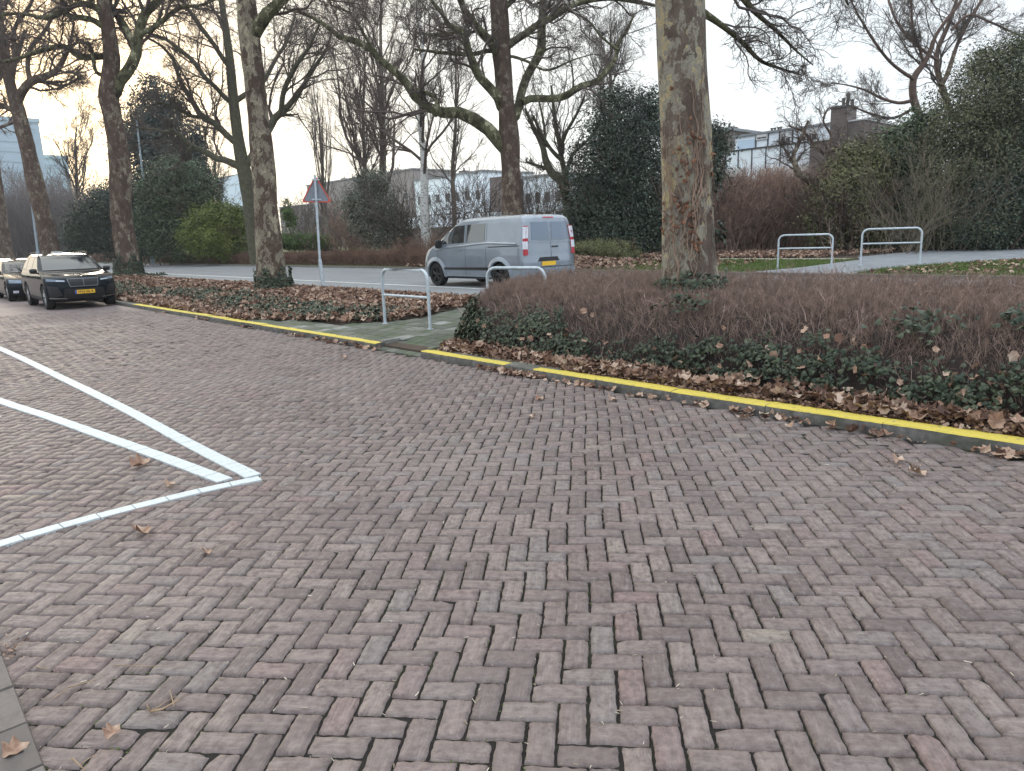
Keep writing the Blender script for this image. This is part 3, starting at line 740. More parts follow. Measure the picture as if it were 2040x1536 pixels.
def px_limb(pts, dist, K=24, dd=0.0, rs=None):
    """pts: (photo x, photo y, half width in photo px) -> path and radii at that distance, drifting by dd in depth"""
    P = crom(np.array([(a, b, c) for a, b, c in pts], float), K)
    out = np.zeros((K, 3)); rad = np.zeros(K)
    for i in range(K):
        d = dist+dd*(i/(K-1))
        out[i] = at_d(P[i, 0], P[i, 1], d); rad[i] = max(P[i, 2], .6)*d/FPX
    return out, rad
def trunk_mesh(paths, S, off, mat, rough=.05, rs=0):
    rg = np.random.default_rng(rs); Vs, Qs, n = [], [], 0
    for P, Rr in paths:
        K = len(P); s = np.linspace(0, 1, K)[:, None]; th = np.arange(S)[None]*2*np.pi/S
        L = np.linalg.norm(P[-1]-P[0]); fl = np.ones((K, S))
        for _ in range(7):
            fl += rough*rg.normal()*np.sin(rg.integers(1, 5)*th+rg.uniform(0, 6)+s*L*rg.uniform(-3, 3))*(.6+.4*np.sin(s*L*rg.uniform(1, 6)+rg.uniform(0, 6)))
        V, Q = tube_np((P-off)[None], Rr[None], S, fl[None]); Vs.append(V); Qs.append(Q+n); n += len(V)
        tip = [(n-S+i) for i in range(S)]
    return mesh_np(np.vstack(Vs), [np.vstack(Qs)], mat, smooth=True)
def stack(paths, K=12):
    P = np.array([p[np.linspace(0, len(p)-1, K).round().astype(int)] for p, r in paths]); Rr = np.array([r[np.linspace(0, len(r)-1, K).round().astype(int)] for p, r in paths])
    return P, Rr
def tubes_mesh(sets, off, mat, S=(5, 4, 3, 3), extra=None):
    Vs, Qs, n = [], [], 0
    for (P, Rr), s in zip(sets, S):
        V, Q = tube_np(P-off, Rr, s); Vs.append(V); Qs.append(Q+n); n += len(V)
    if extra is not None: return mesh_np(np.vstack(Vs+[extra[0]]), [np.vstack(Qs), extra[1]+n], mat, smooth=True)
    return mesh_np(np.vstack(Vs), [np.vstack(Qs)], mat, smooth=True)

def tree(name, label, cat, group, dist, trunk, limbs, seed, bark, limbbark=None, twigmat=None, spec=((3, .5), (6, .5), (5, .5)), ang=.75, up=.05, wig=.22, S=16, kt=30, balls=0, rough=.05, dd=.35, droop=None, tmin=.15, lmax=(9e9, 9e9, 9e9), rmin=.004, skip=None, high=0):
    """trunk and limbs traced with their half widths, smaller wood grown from them; bare winter crown"""
    rg = np.random.default_rng(seed); limbbark = limbbark or bark; twigmat = twigmat or TWIG
    TP, TR = px_limb(trunk, dist, kt)
    base = TP[0].copy(); base[2] = float(gz(base[1])); TP[0, 2] = min(TP[0, 2], base[2]-.15)
    e = empty(name, base, label, cat, group)
    link('trunk', trunk_mesh([(TP, TR)], S, base, bark, rough, seed), e)
    LP = []; ty = [p[1] for p in trunk][::-1]; tx = [p[0] for p in trunk][::-1]; tw_ = [p[2] for p in trunk][::-1]
    for i, l in enumerate(limbs):
        xt = np.interp(l[0][1]+l[0][2], ty, tx); wt = np.interp(l[0][1], ty, tw_)
        if 2 < abs(l[0][0]-xt) < wt*1.5+l[0][2]: l = [(xt, l[0][1]+l[0][2]*1.1, l[0][2]*.95)]+l      # root the limb in the trunk
        px_len = sum(math.hypot(l[a+1][0]-l[a][0], l[a+1][1]-l[a][1]) for a in range(len(l)-1))*dist/FPX
        LP.append(px_limb(l, dist, 18, rg.uniform(-1, 1)*dd*px_len))
    if LP:
        link('limbs', trunk_mesh([(p, r) for p, r in LP], max(8, S//2), base, limbbark, rough*.8, seed+1), e)
    src = list(LP)
    if high:                     # the spreading top above the picture
        a_, b_ = grow(TP[None, int(kt*.6)::2], TR[None, int(kt*.6)::2], high, .62, .95, rg, K=12, up=.10, wig=.16, tmin=.25, rr=.6, rmin=.03, end=.2)
        src += list(zip(a_, b_)); link('limbs', tubes_mesh([(a_, b_)], base, limbbark, (8,)), e)
    # crown wood above the picture grows from the top of the trunk
    K2 = 12
    top = TP[int(kt*.55):], TR[int(kt*.55):]
    P0, R0 = stack(src+[top], K2)
    if skip: P0, R0 = P0[:-1], R0[:-1]
    sets = []; P, Rr = P0, R0
    for li, (n, ratio) in enumerate(spec):
        P, Rr = grow(P, Rr, n, ratio, ang, rg, K=(9, 6, 5, 4)[li], up=up if droop is None else droop[li], wig=wig, tmin=tmin if li == 0 else .12, rr=(.42, .5, .55, .6)[li], rmin=rmin*(2.0, 1.3, .95, .8)[li], lmax=lmax[li] if li < len(lmax) else 9e9)
        sets.append((P, Rr))
    if balls:
        E = P[rg.integers(0, len(P), balls), -1]; th = np.array([[0,0,1],[0,0,-1],[1,0,0],[-1,0,0],[0,1,0],[0,-1,0]], float)*.018
        F = np.array([(0,2,4),(0,4,3),(0,3,5),(0,5,2),(1,4,2),(1,3,4),(1,5,3),(1,2,5)])
        V, Fs = scatter(th, [F], E-[0, 0, .05]-base, frames(balls, rg), 1.0)
        bl = (V, Fs[0])
    else: bl = None
    link('crown', tubes_mesh(sets, base, twigmat, (5, 4, 3, 3), extra=bl), e)
    return e, (P, Rr)

GP = 'plane trees along the road'
# near right
T1D = 9.4
e1, _ = tree('plane_tree', 'thick plane tree in the near hedge, dead ivy vines up its flaking trunk', 'tree', GP, T1D,
     [(1376, 700, 66), (1376, 640, 60), (1377, 585, 56), (1373, 520, 51), (1370, 420, 48), (1366, 300, 47.5), (1360, 150, 45.5), (1355, 0, 45), (1350, -200, 42), (1340, -500, 36), (1345, -900, 24)],
     [[(1385, 20, 9), (1420, 38, 6), (1473, 79, 4.5), (1515, 121, 3.4), (1560, 138, 2.2), (1598, 150, 1.2)],
      [(1390, -60, 12), (1450, -40, 9), (1500, 20, 5), (1545, 60, 3.4), (1585, 100, 2), (1620, 130, 1.1)],
      [(1370, -150, 16), (1440, -200, 12), (1560, -160, 8), (1640, -80, 4), (1690, 10, 1.6)],
      [(1330, -140, 16), (1250, -180, 12), (1150, -150, 8), (1080, -60, 4), (1020, 0, 2)],
      [(1340, -300, 18), (1240, -420, 12), (1100, -480, 8), (1000, -420, 4)]],
     21, BARK_A, BARK_L, TWIG_G, spec=((16, .42), (9, .5), (6, .5)), up=-.03, droop=(-.05, -.03, .02), S=40, kt=70, rough=.022, ang=.8, lmax=(1.5, .8, .4), wig=.30, rmin=.0028, tmin=.25, skip=True, high=8)
# left row
e2, _ = tree('plane_tree', 'plane tree with pale blotched trunk on the leafy strip, just left of the triangular sign', 'tree', GP, 22.3,
     [(546, 592, 40), (545, 575, 34), (541, 540, 28), (535, 480, 25), (528, 380, 22), (515, 250, 20), (501, 120, 18), (493, 30, 18), (486, -60, 15), (480, -200, 12), (478, -420, 8)],
     [[(505, 70, 12), (530, 30, 11), (556, 5, 9), (590, -40, 7), (640, -120, 5), (690, -240, 3)],
      [(483, -80, 9), (440, -160, 7), (380, -220, 5), (330, -240, 3)],
      [(484, -40, 8), (540, -100, 6), (600, -110, 5), (680, -60, 3), (730, -20, 2)]],
     22, BARK_B, BARK_L, spec=((18, .55), (9, .5), (7, .5), (3, .55)), up=-.01, S=32, kt=60, rough=.03, wig=.28, rmin=.004, skip=True, high=9)
e3, _ = tree('plane_tree', 'plane tree forking above a swollen knob, right beside the dark parked cars', 'tree', GP, 38,
     [(262, 566, 32), (258, 548, 26), (251, 500, 20), (243, 420, 18), (238, 330, 19), (228, 250, 16), (216, 188, 17), (219, 150, 15), (222, 110, 13), (215, 50, 12), (206, 0, 11), (198, -90, 9), (190, -250, 6)],
     [[(228, 185, 12), (240, 160, 11), (258, 138, 10), (272, 105, 10), (278, 60, 8), (292, 22, 8), (318, 0, 7), (350, -50, 5), (380, -120, 3)],
      [(207, 112, 6), (185, 114, 6), (158, 112, 6), (128, 92, 5), (80, 102, 4), (30, 118, 3), (-30, 130, 2)],
      [(205, 52, 6), (185, 40, 5), (160, 35, 5), (138, 32, 4), (128, 10, 3), (118, -40, 2)],
      [(200, 22, 6), (178, 8, 6), (150, 10, 5), (120, 25, 5), (88, 36, 4), (50, 28, 3), (0, 32, 2.5), (-50, 60, 2)],
      [(278, 68, 5), (300, 58, 4.5), (325, 40, 4), (360, 15, 3.5), (400, 10, 2.5), (450, -10, 1.5)],
      [(262, 130, 7), (268, 95, 6), (245, 45, 5.5), (225, 20, 4.5), (200, -40, 3)],
      [(205, 150, 4), (190, 140, 3.4), (180, 90, 2.4), (165, 85, 2)]],
     23, BARK_C, BARK_L, spec=((15, .62), (9, .5), (7, .5), (3, .55)), up=.0, S=28, kt=60, rough=.045, wig=.28, balls=500, rmin=.0055, high=5)
e4, _ = tree('plane_tree', 'leaning plane tree rising behind the parked dark cars, its branches glowing against the low sun', 'tree', GP, 55,
     [(103, 520, 18), (96, 480, 16), (84, 420, 15), (64, 335, 14), (48, 270, 13), (34, 215, 12), (22, 175, 10), (10, 110, 8), (0, 50, 7), (-8, -40, 5)],
     [[(33, 205, 9), (45, 182, 8), (62, 162, 7), (92, 152, 6), (115, 138, 5), (128, 115, 4), (140, 85, 3), (148, 45, 2)],
      [(24, 180, 6), (10, 150, 6), (-20, 120, 5), (-60, 110, 4)],
      [(36, 225, 6), (15, 215, 5), (-10, 205, 4), (-40, 200, 3)],
      [(60, 160, 5), (55, 130, 4), (62, 95, 4), (90, 60, 3), (110, 20, 2)],
      [(20, 165, 6), (30, 110, 5), (28, 60, 4), (60, 10, 3), (80, -40, 2)],
      [(62, 160, 4), (95, 165, 3), (130, 170, 2.4), (165, 150, 1.6)],
      [(12, 120, 5), (-10, 70, 4), (-30, 20, 3)]],
     24, BARK_C, BARK_C, spec=((14, .55), (9, .5), (7, .5), (2, .6)), up=.02, S=20, kt=50, rough=.05, wig=.30, balls=300, rmin=.008)
e5, _ = tree('plane_tree', 'partly cut off plane trunk at the left picture edge above the pale car roof', 'tree', GP, 72,
     [(14, 505, 13), (6, 470, 12), (-4, 400, 11), (-16, 300, 10), (-26, 200, 8), (-34, 100, 6), (-40, 0, 4)],
     [[(-26, 200, 6), (0, 150, 5), (30, 120, 4), (50, 60, 3)], [(-30, 180, 5), (-60, 120, 4), (-80, 50, 3)], [(-20, 260, 4), (10, 250, 3), (40, 235, 2)]],
     25, BARK_C, BARK_C, spec=((10, .5), (8, .5), (5, .5)), S=16, rough=.05, rmin=.008)
# big spreading plane across the road
e6, _ = tree('plane_tree', 'spreading plane tree across the road right behind the van, with long mossy limbs', 'tree', GP, 31,
     [(1024, 545, 25), (1022, 480, 21), (1020, 400, 19.5), (1017, 330, 18.5), (1014, 270, 19), (1009, 215, 16), (1003, 150, 16), (998, 80, 17), (994, 20, 16), (990, -60, 14), (984, -200, 10), (980, -380, 6)],
     [[(1000, 290, 14), (987, 271, 13), (958, 246, 12.5), (917, 225, 11), (883, 225, 10), (850, 212, 9), (833, 200, 9), (812, 170, 8), (798, 150, 7), (767, 129, 7), (740, 98, 6), (718, 84, 6), (683, 77, 5), (642, 46, 3.5), (600, 25, 2.5), (560, 15, 1.5)],
      [(1000, 215, 10), (990, 192, 9), (966, 165, 8.5), (950, 146, 8), (943, 125, 7.5), (933, 100, 7), (923, 64, 7), (910, 58, 6), (896, 54, 5), (880, 25, 4), (862, 5, 3), (840, -30, 2)],
      [(990, 100, 10), (977, 83, 8.5), (955, 60, 7.5), (938, 42, 7), (925, 20, 6), (915, -5, 6), (890, -50, 4)],
      [(1014, 245, 10), (1024, 235, 10), (1034, 210, 8.5), (1040, 178, 8), (1052, 148, 8), (1068, 120, 8), (1078, 100, 9), (1079, 62, 7.5), (1081, 20, 7), (1083, -20, 6), (1090, -90, 4)],
      [(1040, 204, 7), (1058, 196, 7), (1090, 197, 6.5), (1121, 194, 7), (1140, 182, 6.5), (1158, 171, 6), (1185, 164, 5.5), (1196, 155, 5), (1212, 135, 4.5), (1226, 118, 4), (1233, 83, 3), (1250, 60, 2.5), (1262, 30, 2)],
      [(1008, 95, 8), (1020, 84, 7), (1040, 72, 6.5), (1067, 52, 6), (1085, 42, 6.5), (1102, 34, 6), (1130, 15, 5.5), (1165, 2, 5), (1220, -4, 4.5), (1270, 4, 3.5), (1310, 12, 2.5)],
      [(990, 100, 5), (965, 102, 4), (940, 108, 4), (892, 106, 3.2), (858, 102, 2.6), (825, 98, 2)],
      [(866, 232, 4.5), (872, 208, 4.5), (860, 190, 4), (845, 184, 3), (830, 176, 1.6)],
      [(1018, 112, 3), (1050, 122, 2.6), (1090, 140, 2.2), (1140, 120, 1.6), (1180, 108, 1)],
      [(760, 120, 4), (735, 85, 3), (700, 30, 2.4), (660, 10, 1.6)],
      [(920, 62, 3), (870, 70, 3), (840, 66, 2)],
      [(1002, 20, 5), (1035, -10, 4), (1060, 10, 3), (1075, 5, 2)],
      [(1232, 100, 2.5), (1200, 75, 2), (1170, 40, 2), (1130, 20, 2)]],
     26, BARK_C, BARK_L, spec=((11, .48), (8, .52), (7, .5), (3, .55)), up=.02, S=28, kt=60, rough=.03, wig=.28, balls=350, rmin=.005, dd=.4, lmax=(3.6, 1.9, 1.0, .5))
e7, _ = tree('plane_tree', 'plane tree with upswept mossy limbs across the road, half hidden behind the blotched trunk', 'tree', GP, 50,
     [(513, 512, 15), (507, 480, 13), (497, 410, 12), (488, 350, 12.5), (480, 310, 11.5), (470, 240, 10), (464, 190, 9), (457, 110, 8), (447, 40, 6), (438, -30, 5), (430, -160, 3)],
     [[(488, 338, 7), (471, 329, 7), (450, 319, 6.5), (433, 317, 6), (405, 300, 5.5), (383, 292, 5), (360, 272, 4.5), (346, 262, 4), (330, 264, 3.4), (308, 258, 2.8), (280, 256, 2.2), (250, 242, 1.6)],
      [(470, 285, 6), (458, 275, 6), (430, 248, 6), (400, 229, 5.5), (380, 195, 4.5), (362, 167, 4), (352, 140, 3.5), (346, 120, 3), (320, 90, 2.4), (292, 75, 2)],
      [(464, 205, 5.5), (450, 196, 5), (428, 172, 4.5), (408, 154, 4.5), (385, 122, 4), (354, 96, 4), (330, 78, 3.2), (300, 67, 2.4)],
      [(455, 130, 5), (441, 112, 4.5), (420, 80, 4), (400, 54, 4), (382, 28, 3.5), (367, 8, 3), (350, -30, 2)],
      [(466, 205, 5), (480, 194, 5), (505, 178, 4), (525, 162, 4), (548, 120, 3.4), (571, 83, 3), (582, 50, 2.4), (590, 20, 2)],
      [(495, 325, 8), (515, 290, 8), (535, 258, 7.5), (550, 232, 7), (572, 214, 6), (596, 183, 5), (612, 158, 4), (630, 128, 3.4), (650, 100, 2.6), (662, 60, 2)],
      [(560, 222, 5), (566, 180, 4.5), (590, 130, 4), (615, 95, 3), (640, 40, 2)],
      [(405, 232, 4), (385, 232, 3.5), (350, 215, 3), (320, 205, 2.4), (290, 215, 1.6)],
      [(384, 290, 3), (374, 300, 3), (366, 316, 2)], [(344, 262, 3), (338, 250, 3), (330, 246, 2)]],
     27, BARK_M, BARK_M, spec=((16, .55), (9, .5), (7, .5), (3, .55)), up=.03, S=20, kt=40, rough=.04, wig=.26, balls=250, rmin=.0075)

# ------------------------------------------------------------------ further bare trees
def auto_tree(name, label, cat, group, dist, x, ybase, ytop, hw, seed, nl=9, spread=.45, bark=None, twig=None, spec=((9, .5), (8, .5), (6, .5)), lean=0, limb_up=.18, fork=.25, rmin=.006, wig=.18, ang=.55, limblen=.5, up=.10):
    """bare tree from a leader with ascending limbs"""
    rg = np.random.default_rng(seed); bark = bark or BARK_S
    pts = [(x, ybase, hw*1.3), (x+lean*.25, ybase+(ytop-ybase)*.15, hw)]
    for t in (.35, .55, .75, .9, 1.0): pts.append((x+lean*t+rg.normal()*3, ybase+(ytop-ybase)*t, hw*(1.05-t)*.95+.5))
    TP, TR = px_limb(pts, dist, 26); base = TP[0].copy(); base[2] = float(gz(base[1])); TP[0, 2] = min(TP[0, 2], base[2]-.1)
    e = empty(name, base, label, cat, group)
    link('trunk', trunk_mesh([(TP, TR)], 10, base, bark, .03, seed), e)
    P, Rr = grow(TP[None, ::2], TR[None, ::2], nl, limblen, ang*1.15, rg, K=8, up=limb_up*.8, wig=wig*.9, tmin=fork, rr=.5, rmin=rmin*3, tmax=.97)
    sets = [(P, Rr)]; Q, Rq = P, Rr
    for li, (n, ratio) in enumerate(spec):
        Q, Rq = grow(Q, Rq, n, ratio, ang, rg, K=(6, 5, 4)[li], up=up, wig=wig, tmin=.12, rr=.6, rmin=rmin*(1.3, .85, .65)[li])
        sets.append((Q, Rq))
    link('crown', tubes_mesh(sets, base, twig or TWIG, (6, 4, 3, 3)), e)
    return e
GB = 'bare trees in the park beyond the road'
auto_tree('poplar_tree', 'narrow upright bare poplar seen above the triangular road sign', 'tree', GB, 60, 655, 480, 150, 3.4, 31, 13, ang=.24, limb_up=.5, up=.3, spec=((8, .5), (6, .5), (5, .5)), fork=.08, wig=.07, lean=-30, limblen=.45, twig=TWIG_G)
auto_tree('bare_tree', 'tall many stemmed bare tree left of the birch, behind the variegated shrub', 'tree', GB, 46, 762, 485, -60, 8, 32, 24, ang=.42, limb_up=.2, up=.10, fork=.12, limblen=.42, spec=((10, .5), (8, .5), (7, .5)), lean=-5)
auto_tree('bare_tree', 'slim bare tree with fine purple-brown twigs between the sign and the birch', 'tree', GB, 52, 725, 480, 30, 5, 33, 18, ang=.4, limb_up=.2, fork=.15, limblen=.4, spec=((9, .5), (8, .5), (6, .5)))
auto_tree('birch_tree', 'white barked birch whose trunk meets the front of the van', 'tree', GB, 40, 852, 505, -20, 9, 34, 22, ang=.55, limb_up=.12, fork=.3, bark=BIRCH, limblen=.38, spec=((10, .5), (8, .5), (7, .5)), lean=-22, up=.02)
auto_tree('bare_tree', 'bare young tree standing between the birch and the spreading plane', 'tree', GB, 48, 905, 490, 60, 5, 35, 14, ang=.5, fork=.3, limblen=.4, spec=((9, .5), (8, .5), (6, .5)))
auto_tree('bare_tree', 'grey bare tree left of the first street lamp with open sky behind it', 'tree', GB, 75, 158, 490, 250, 5, 36, 16, ang=.5, fork=.3, limblen=.45, twig=TWIG_G, spec=((9, .5), (8, .5), (6, .5)), rmin=.01, lean=-8)
auto_tree('bare_tree', 'low bare tree between the laurel bush and the leaning mossy trunk', 'tree', GB, 75, 432, 470, 270, 4, 37, 14, ang=.5, fork=.2, limblen=.45, twig=TWIG_G, spec=((9, .5), (8, .5), (6, .5)), rmin=.009)
auto_tree('bare_tree', 'bare tree behind the dark holly, its fine crown against the sky', 'tree', GB, 50, 1215, 440, 20, 6, 38, 20, ang=.5, fork=.3, limblen=.4, spec=((10, .5), (8, .5), (7, .5)), twig=TWIG_G)
tree('leaning_tree', 'mossy bare tree leaning left out of the dark holly, behind the van rear', 'tree', GB, 37,
     [(1142, 470, 12), (1130, 400, 10), (1118, 362, 9), (1100, 345, 8), (1088, 322, 7), (1082, 295, 5.5), (1070, 268, 4.5), (1056, 240, 3.5), (1046, 215, 2)],
     [[(1128, 390, 7), (1127, 352, 6), (1120, 320, 5), (1116, 291, 4.5), (1108, 254, 4), (1103, 215, 3), (1098, 170, 2)],
      [(1120, 320, 4.5), (1100, 300, 4), (1080, 270, 3.4), (1062, 230, 2.4)],
      [(1116, 290, 4), (1130, 260, 3.4), (1150, 225, 2.6), (1165, 190, 2)],
      [(1096, 338, 4), (1070, 330, 3.2), (1048, 322, 2)], [(1125, 350, 4), (1140, 310, 3.4), (1170, 280, 2.4), (1200, 240, 1.6)],
      [(1084, 300, 3), (1085, 260, 2.6), (1078, 220, 2), (1070, 190, 1.4)]],
     39, BARK_M, BARK_M, TWIG, spec=((10, .5), (7, .5), (5, .5)), up=.12, ang=.6, S=12, wig=.18, rmin=.006)
tree('bare_tree', 'large bare tree with reddish limbs rising out of the evergreens at the right', 'tree', GB, 33,
     [(1850, 330, 8.8), (1840, 270, 8.2), (1833, 235, 7.5), (1822, 205, 6.8), (1818, 180, 6.8), (1820, 155, 6.1), (1838, 130, 5.4), (1852, 105, 4.1), (1862, 75, 3.4), (1885, 40, 3.1), (1915, 0, 2.7), (1930, -60, 2.0)],
     [[(1900, 240, 6.1), (1885, 200, 5.8), (1876, 172, 5.4), (1866, 130, 4.8), (1869, 95, 4.4), (1885, 60, 4.1), (1900, 20, 3.4), (1912, -30, 2.7), (1920, -120, 2.0)],
      [(1876, 170, 4.1), (1890, 140, 4.1), (1905, 95, 3.4), (1925, 50, 3.4), (1950, 10, 2.7), (1975, -40, 2.0)],
      [(1868, 120, 2.7), (1845, 105, 2.7), (1810, 75, 2.7), (1785, 40, 2.4), (1770, 0, 2.0)],
      [(1822, 158, 3.4), (1800, 145, 3.1), (1770, 120, 2.7), (1740, 80, 2.3), (1710, 30, 1.9), (1690, -10, 1.4)],
      [(1820, 200, 3.4), (1790, 205, 2.7), (1755, 195, 2.4), (1725, 180, 2.0), (1690, 170, 1.4), (1655, 165, 1.0)],
      [(1822, 215, 2.7), (1780, 235, 2.3), (1740, 228, 2.0), (1705, 215, 1.4), (1670, 200, 1.0)],
      [(1895, 60, 2.7), (1930, 30, 2.3), (1975, 45, 2.0), (2030, 70, 1.7), (2080, 90, 1.4)],
      [(1840, 128, 2.7), (1830, 90, 2.7), (1818, 50, 2.3), (1815, 0, 1.8)]],
     40, plain('reddish_bark', (.12, .078, .06), .85, var=.3), None, TWIG_G, spec=((15, .42), (9, .5), (7, .5), (2, .5)), up=.06, ang=.7, S=16, wig=.22, rmin=.005, skip=True, dd=.5)
tree('crooked_tree', 'small crooked tree clad in ivy low down, standing between the brown thicket and the bamboo', 'tree', GB, 31,
     [(1672, 500, 12), (1665, 450, 12), (1655, 405, 12), (1635, 375, 11), (1610, 355, 9), (1590, 345, 6), (1584, 325, 4.5), (1580, 310, 4), (1590, 290, 3.4), (1600, 265, 3), (1610, 240, 2)],
     [[(1675, 420, 6), (1685, 370, 4), (1665, 330, 3.6), (1640, 305, 3.4), (1615, 280, 3), (1600, 262, 2.4), (1570, 250, 1.6)],
      [(1668, 335, 3), (1650, 300, 2.6), (1655, 270, 2.2), (1640, 240, 1.8), (1650, 215, 1.3)],
      [(1640, 305, 3), (1680, 295, 2.8), (1710, 290, 2.4), (1745, 285, 1.6)],
      [(1700, 440, 4), (1715, 390, 3.5), (1718, 340, 3), (1690, 310, 2.4), (1660, 290, 1.6)],
      [(1588, 340, 3), (1565, 300, 2.2), (1550, 280, 1.6)], [(1730, 480, 2.5), (1722, 430, 2.4), (1712, 400, 2), (1705, 370, 1.5)]],
     41, BARK_C, BARK_C, TWIG, spec=((11, .55), (8, .5), (5, .5)), up=.02, ang=.8, S=12, wig=.3, rmin=.005)

# ------------------------------------------------------------------ evergreen bushes and other shrubs
EV_D = leafmat('leaf_dark_evergreen', [(.018, .030, .020), (.030, .048, .028), (.045, .068, .040), (.075, .095, .062)], .5, spec=.4)
EV_M = leafmat('leaf_laurel', [(.022, .038, .018), (.042, .068, .028), (.075, .112, .045), (.13, .165, .09)], .5, spec=.4)
EV_B = leafmat('needle_blue_green', [(.030, .042, .036), (.045, .06, .05), (.07, .085, .07)], .7)
EV_Y = leafmat('leaf_olive_yew', [(.035, .045, .020), (.065, .074, .034), (.105, .11, .055), (.15, .145, .08)], .6)
BAMB = leafmat('bamboo_leaf', [(.07, .105, .018), (.14, .18, .035), (.22, .24, .06)], .6)
BAMB2 = leafmat('bamboo_olive', [(.075, .085, .03), (.14, .145, .058), (.22, .21, .10)], .6)
VARI = leafmat('leaf_variegated', [(.030, .045, .030), (.05, .065, .04), (.16, .17, .12), (.30, .31, .24)], .6)
MEADOW = leafmat('leaf_fresh_green', [(.05, .09, .02), (.08, .13, .03), (.12, .17, .05)], .6)
IVYM = leafmat('ivy_leaf', [(.014, .024, .012), (.022, .034, .017), (.038, .052, .026), (.075, .088, .05)], .5, spec=.35, clump=3.0)
DEAD = leafmat('dead_leaf', [(.075, .040, .028), (.15, .085, .058), (.26, .155, .105), (.35, .235, .165), (.45, .34, .26)], .75, clump=2.5)
DEADR = leafmat('dead_leaf_rust', [(.10, .045, .025), (.19, .090, .050), (.27, .145, .085)], .75)

def leafcloud(blobs, dist, count, size, rs, tmpl=SL, depth=1.0, hang=0.0, fill=.35, clump=.35, gap=.0):
    """blobs: photo ellipses (x, y, rx, ry[, extra depth]); leaves in clumps through the outer volume"""
    rg = np.random.default_rng(rs); C = []; W_ = []
    for b in blobs:
        c = at_d(b[0], b[1], dist+(b[4] if len(b) > 4 else 0)); s = (dist)/FPX
        C.append((c, b[2]*s, b[3]*s)); W_.append(b[2]*b[3])
    W_ = np.array(W_)/sum(W_); pos = []; nrm = []
    ncl = max(30, int(count/22)); ch = rg.choice(len(blobs), ncl, p=W_)
    d = rg.normal(size=(ncl, 3)); d /= np.linalg.norm(d, axis=1, keepdims=True)
    rr = np.where(rg.random(ncl) < fill, rg.uniform(.35, .9, ncl), rg.uniform(.85, 1.07, ncl))
    cc = np.array([C[i][0] for i in ch]); rx = np.array([C[i][1] for i in ch]); rz = np.array([C[i][2] for i in ch])
    lum = 1+.16*np.sin(d[:, 0]*5+ch)*np.sin(d[:, 2]*6+1.3*ch)+.10*np.sin(d[:, 1]*11)
    p = cc+d*np.stack([rx, rx*depth, rz], 1)*(rr*lum)[:, None]
    m = count//ncl
    jit = rg.normal(size=(ncl, m, 3))*np.array([1, 1, .7])*clump*rg.uniform(.5, 1.4, (ncl, 1, 1))
    pos = (p[:, None]+jit).reshape(-1, 3)
    nrm = np.repeat(d, m, 0)+np.array([0, 0, .6])
    kk = pos[:, 2] > gz(pos[:, 1])+.02
    pos, nrm = pos[kk], nrm[kk]
    return pos, nrm
def leafmesh(pos, nrm, size, tmpl, mat, off, rs, spread=.7, lo=.6, hi=1.4):
    rg = np.random.default_rng(rs); N = len(pos)
    V, F = scatter(tmpl[0], tmpl[1], pos-off, frames(N, rg, nrm, spread), size*rg.uniform(lo, hi, N), rg.uniform(.3, 2.4, N))
    return mesh_np(V, F, mat, attrs={'rnd': ('POINT', 'FLOAT', np.repeat(rg.random(N), len(tmpl[0])))})
def stems(base, n, rad, h, rs, up=.25, r0=.012, spec=((5, .5), (4, .5)), spread=.35, rmin=.004, K=7, ell=(1, 1), wig=.12):
    rg = np.random.default_rng(rs)
    a = rg.uniform(0, 2*np.pi, n); q = np.sqrt(rg.random(n))*rad
    P0 = np.stack([base[0]+q*np.cos(a)*ell[0], base[1]+q*np.sin(a)*ell[1], np.full(n, base[2]-.05)], 1)
    d = np.stack([np.cos(a)*spread, np.sin(a)*spread, np.ones(n)], 1)+rg.normal(size=(n, 3))*.16; d /= np.linalg.norm(d, axis=1, keepdims=True)
    L = h*rg.uniform(.6, 1.08, n)/(K-1); P = np.empty((n, K, 3)); P[:, 0] = P0
    for k_ in range(1, K):
        P[:, k_] = P[:, k_-1]+d*L[:, None]; d = d+rg.normal(size=(n, 3))*wig; d[:, 2] += up*.3; d /= np.linalg.norm(d, axis=1, keepdims=True)
    Rr = np.linspace(1, .3, K)[None]*r0*rg.uniform(.6, 1.3, (n, 1)); sets = [(P, Rr)]
    for li, (m, ratio) in enumerate(spec):
        P, Rr = grow(P, Rr, m, ratio, .6, rg, K=(5, 4, 3)[li], up=up*.5, wig=.2, tmin=.15, rr=.6, rmin=rmin)
        sets.append((P, Rr))
    return sets
def bush(name, label, cat, blobs, dist, count, size, mat, rs, tmpl=SL, group='evergreen shrubs beyond the road', woody=12, **kw):
    lowest = max(blobs, key=lambda b: b[1]+b[3]); c = at_d(np.mean([b[0] for b in blobs]), 0, dist); base = np.array([c[0], c[1], float(gz(c[1]))])
    pos, nrm = leafcloud(blobs, dist, count, size, rs, tmpl, **kw)
    e = empty(name, base, label, cat, group)
    link('foliage', leafmesh(pos, nrm, size, tmpl, mat, base, rs+1), e)
    top = max(np.percentile(pos[:, 2], 92)-base[2], 1); wd = np.ptp(pos[:, 0])*.22
    link('stems', tubes_mesh(stems(base, woody, wd, top*.85, rs+2, r0=.05, spread=.25, rmin=.012), base, BARK_C, (6, 4, 3)), e)
    return e
G1 = 'evergreen shrubs beyond the road'
bush('conifer_tree', 'big dark blue-green conifer with a ragged pointed top behind the street lamp', 'tree',
     [(300, 180, 26, 26), (312, 225, 46, 40), (300, 290, 62, 60), (345, 290, 55, 60), (330, 360, 78, 70), (300, 430, 62, 70), (385, 330, 28, 50), (270, 270, 34, 30), (340, 210, 30, 16), (385, 270, 22, 20)], 72, 42000, .26, EV_B, 51, fill=.5, clump=.5)
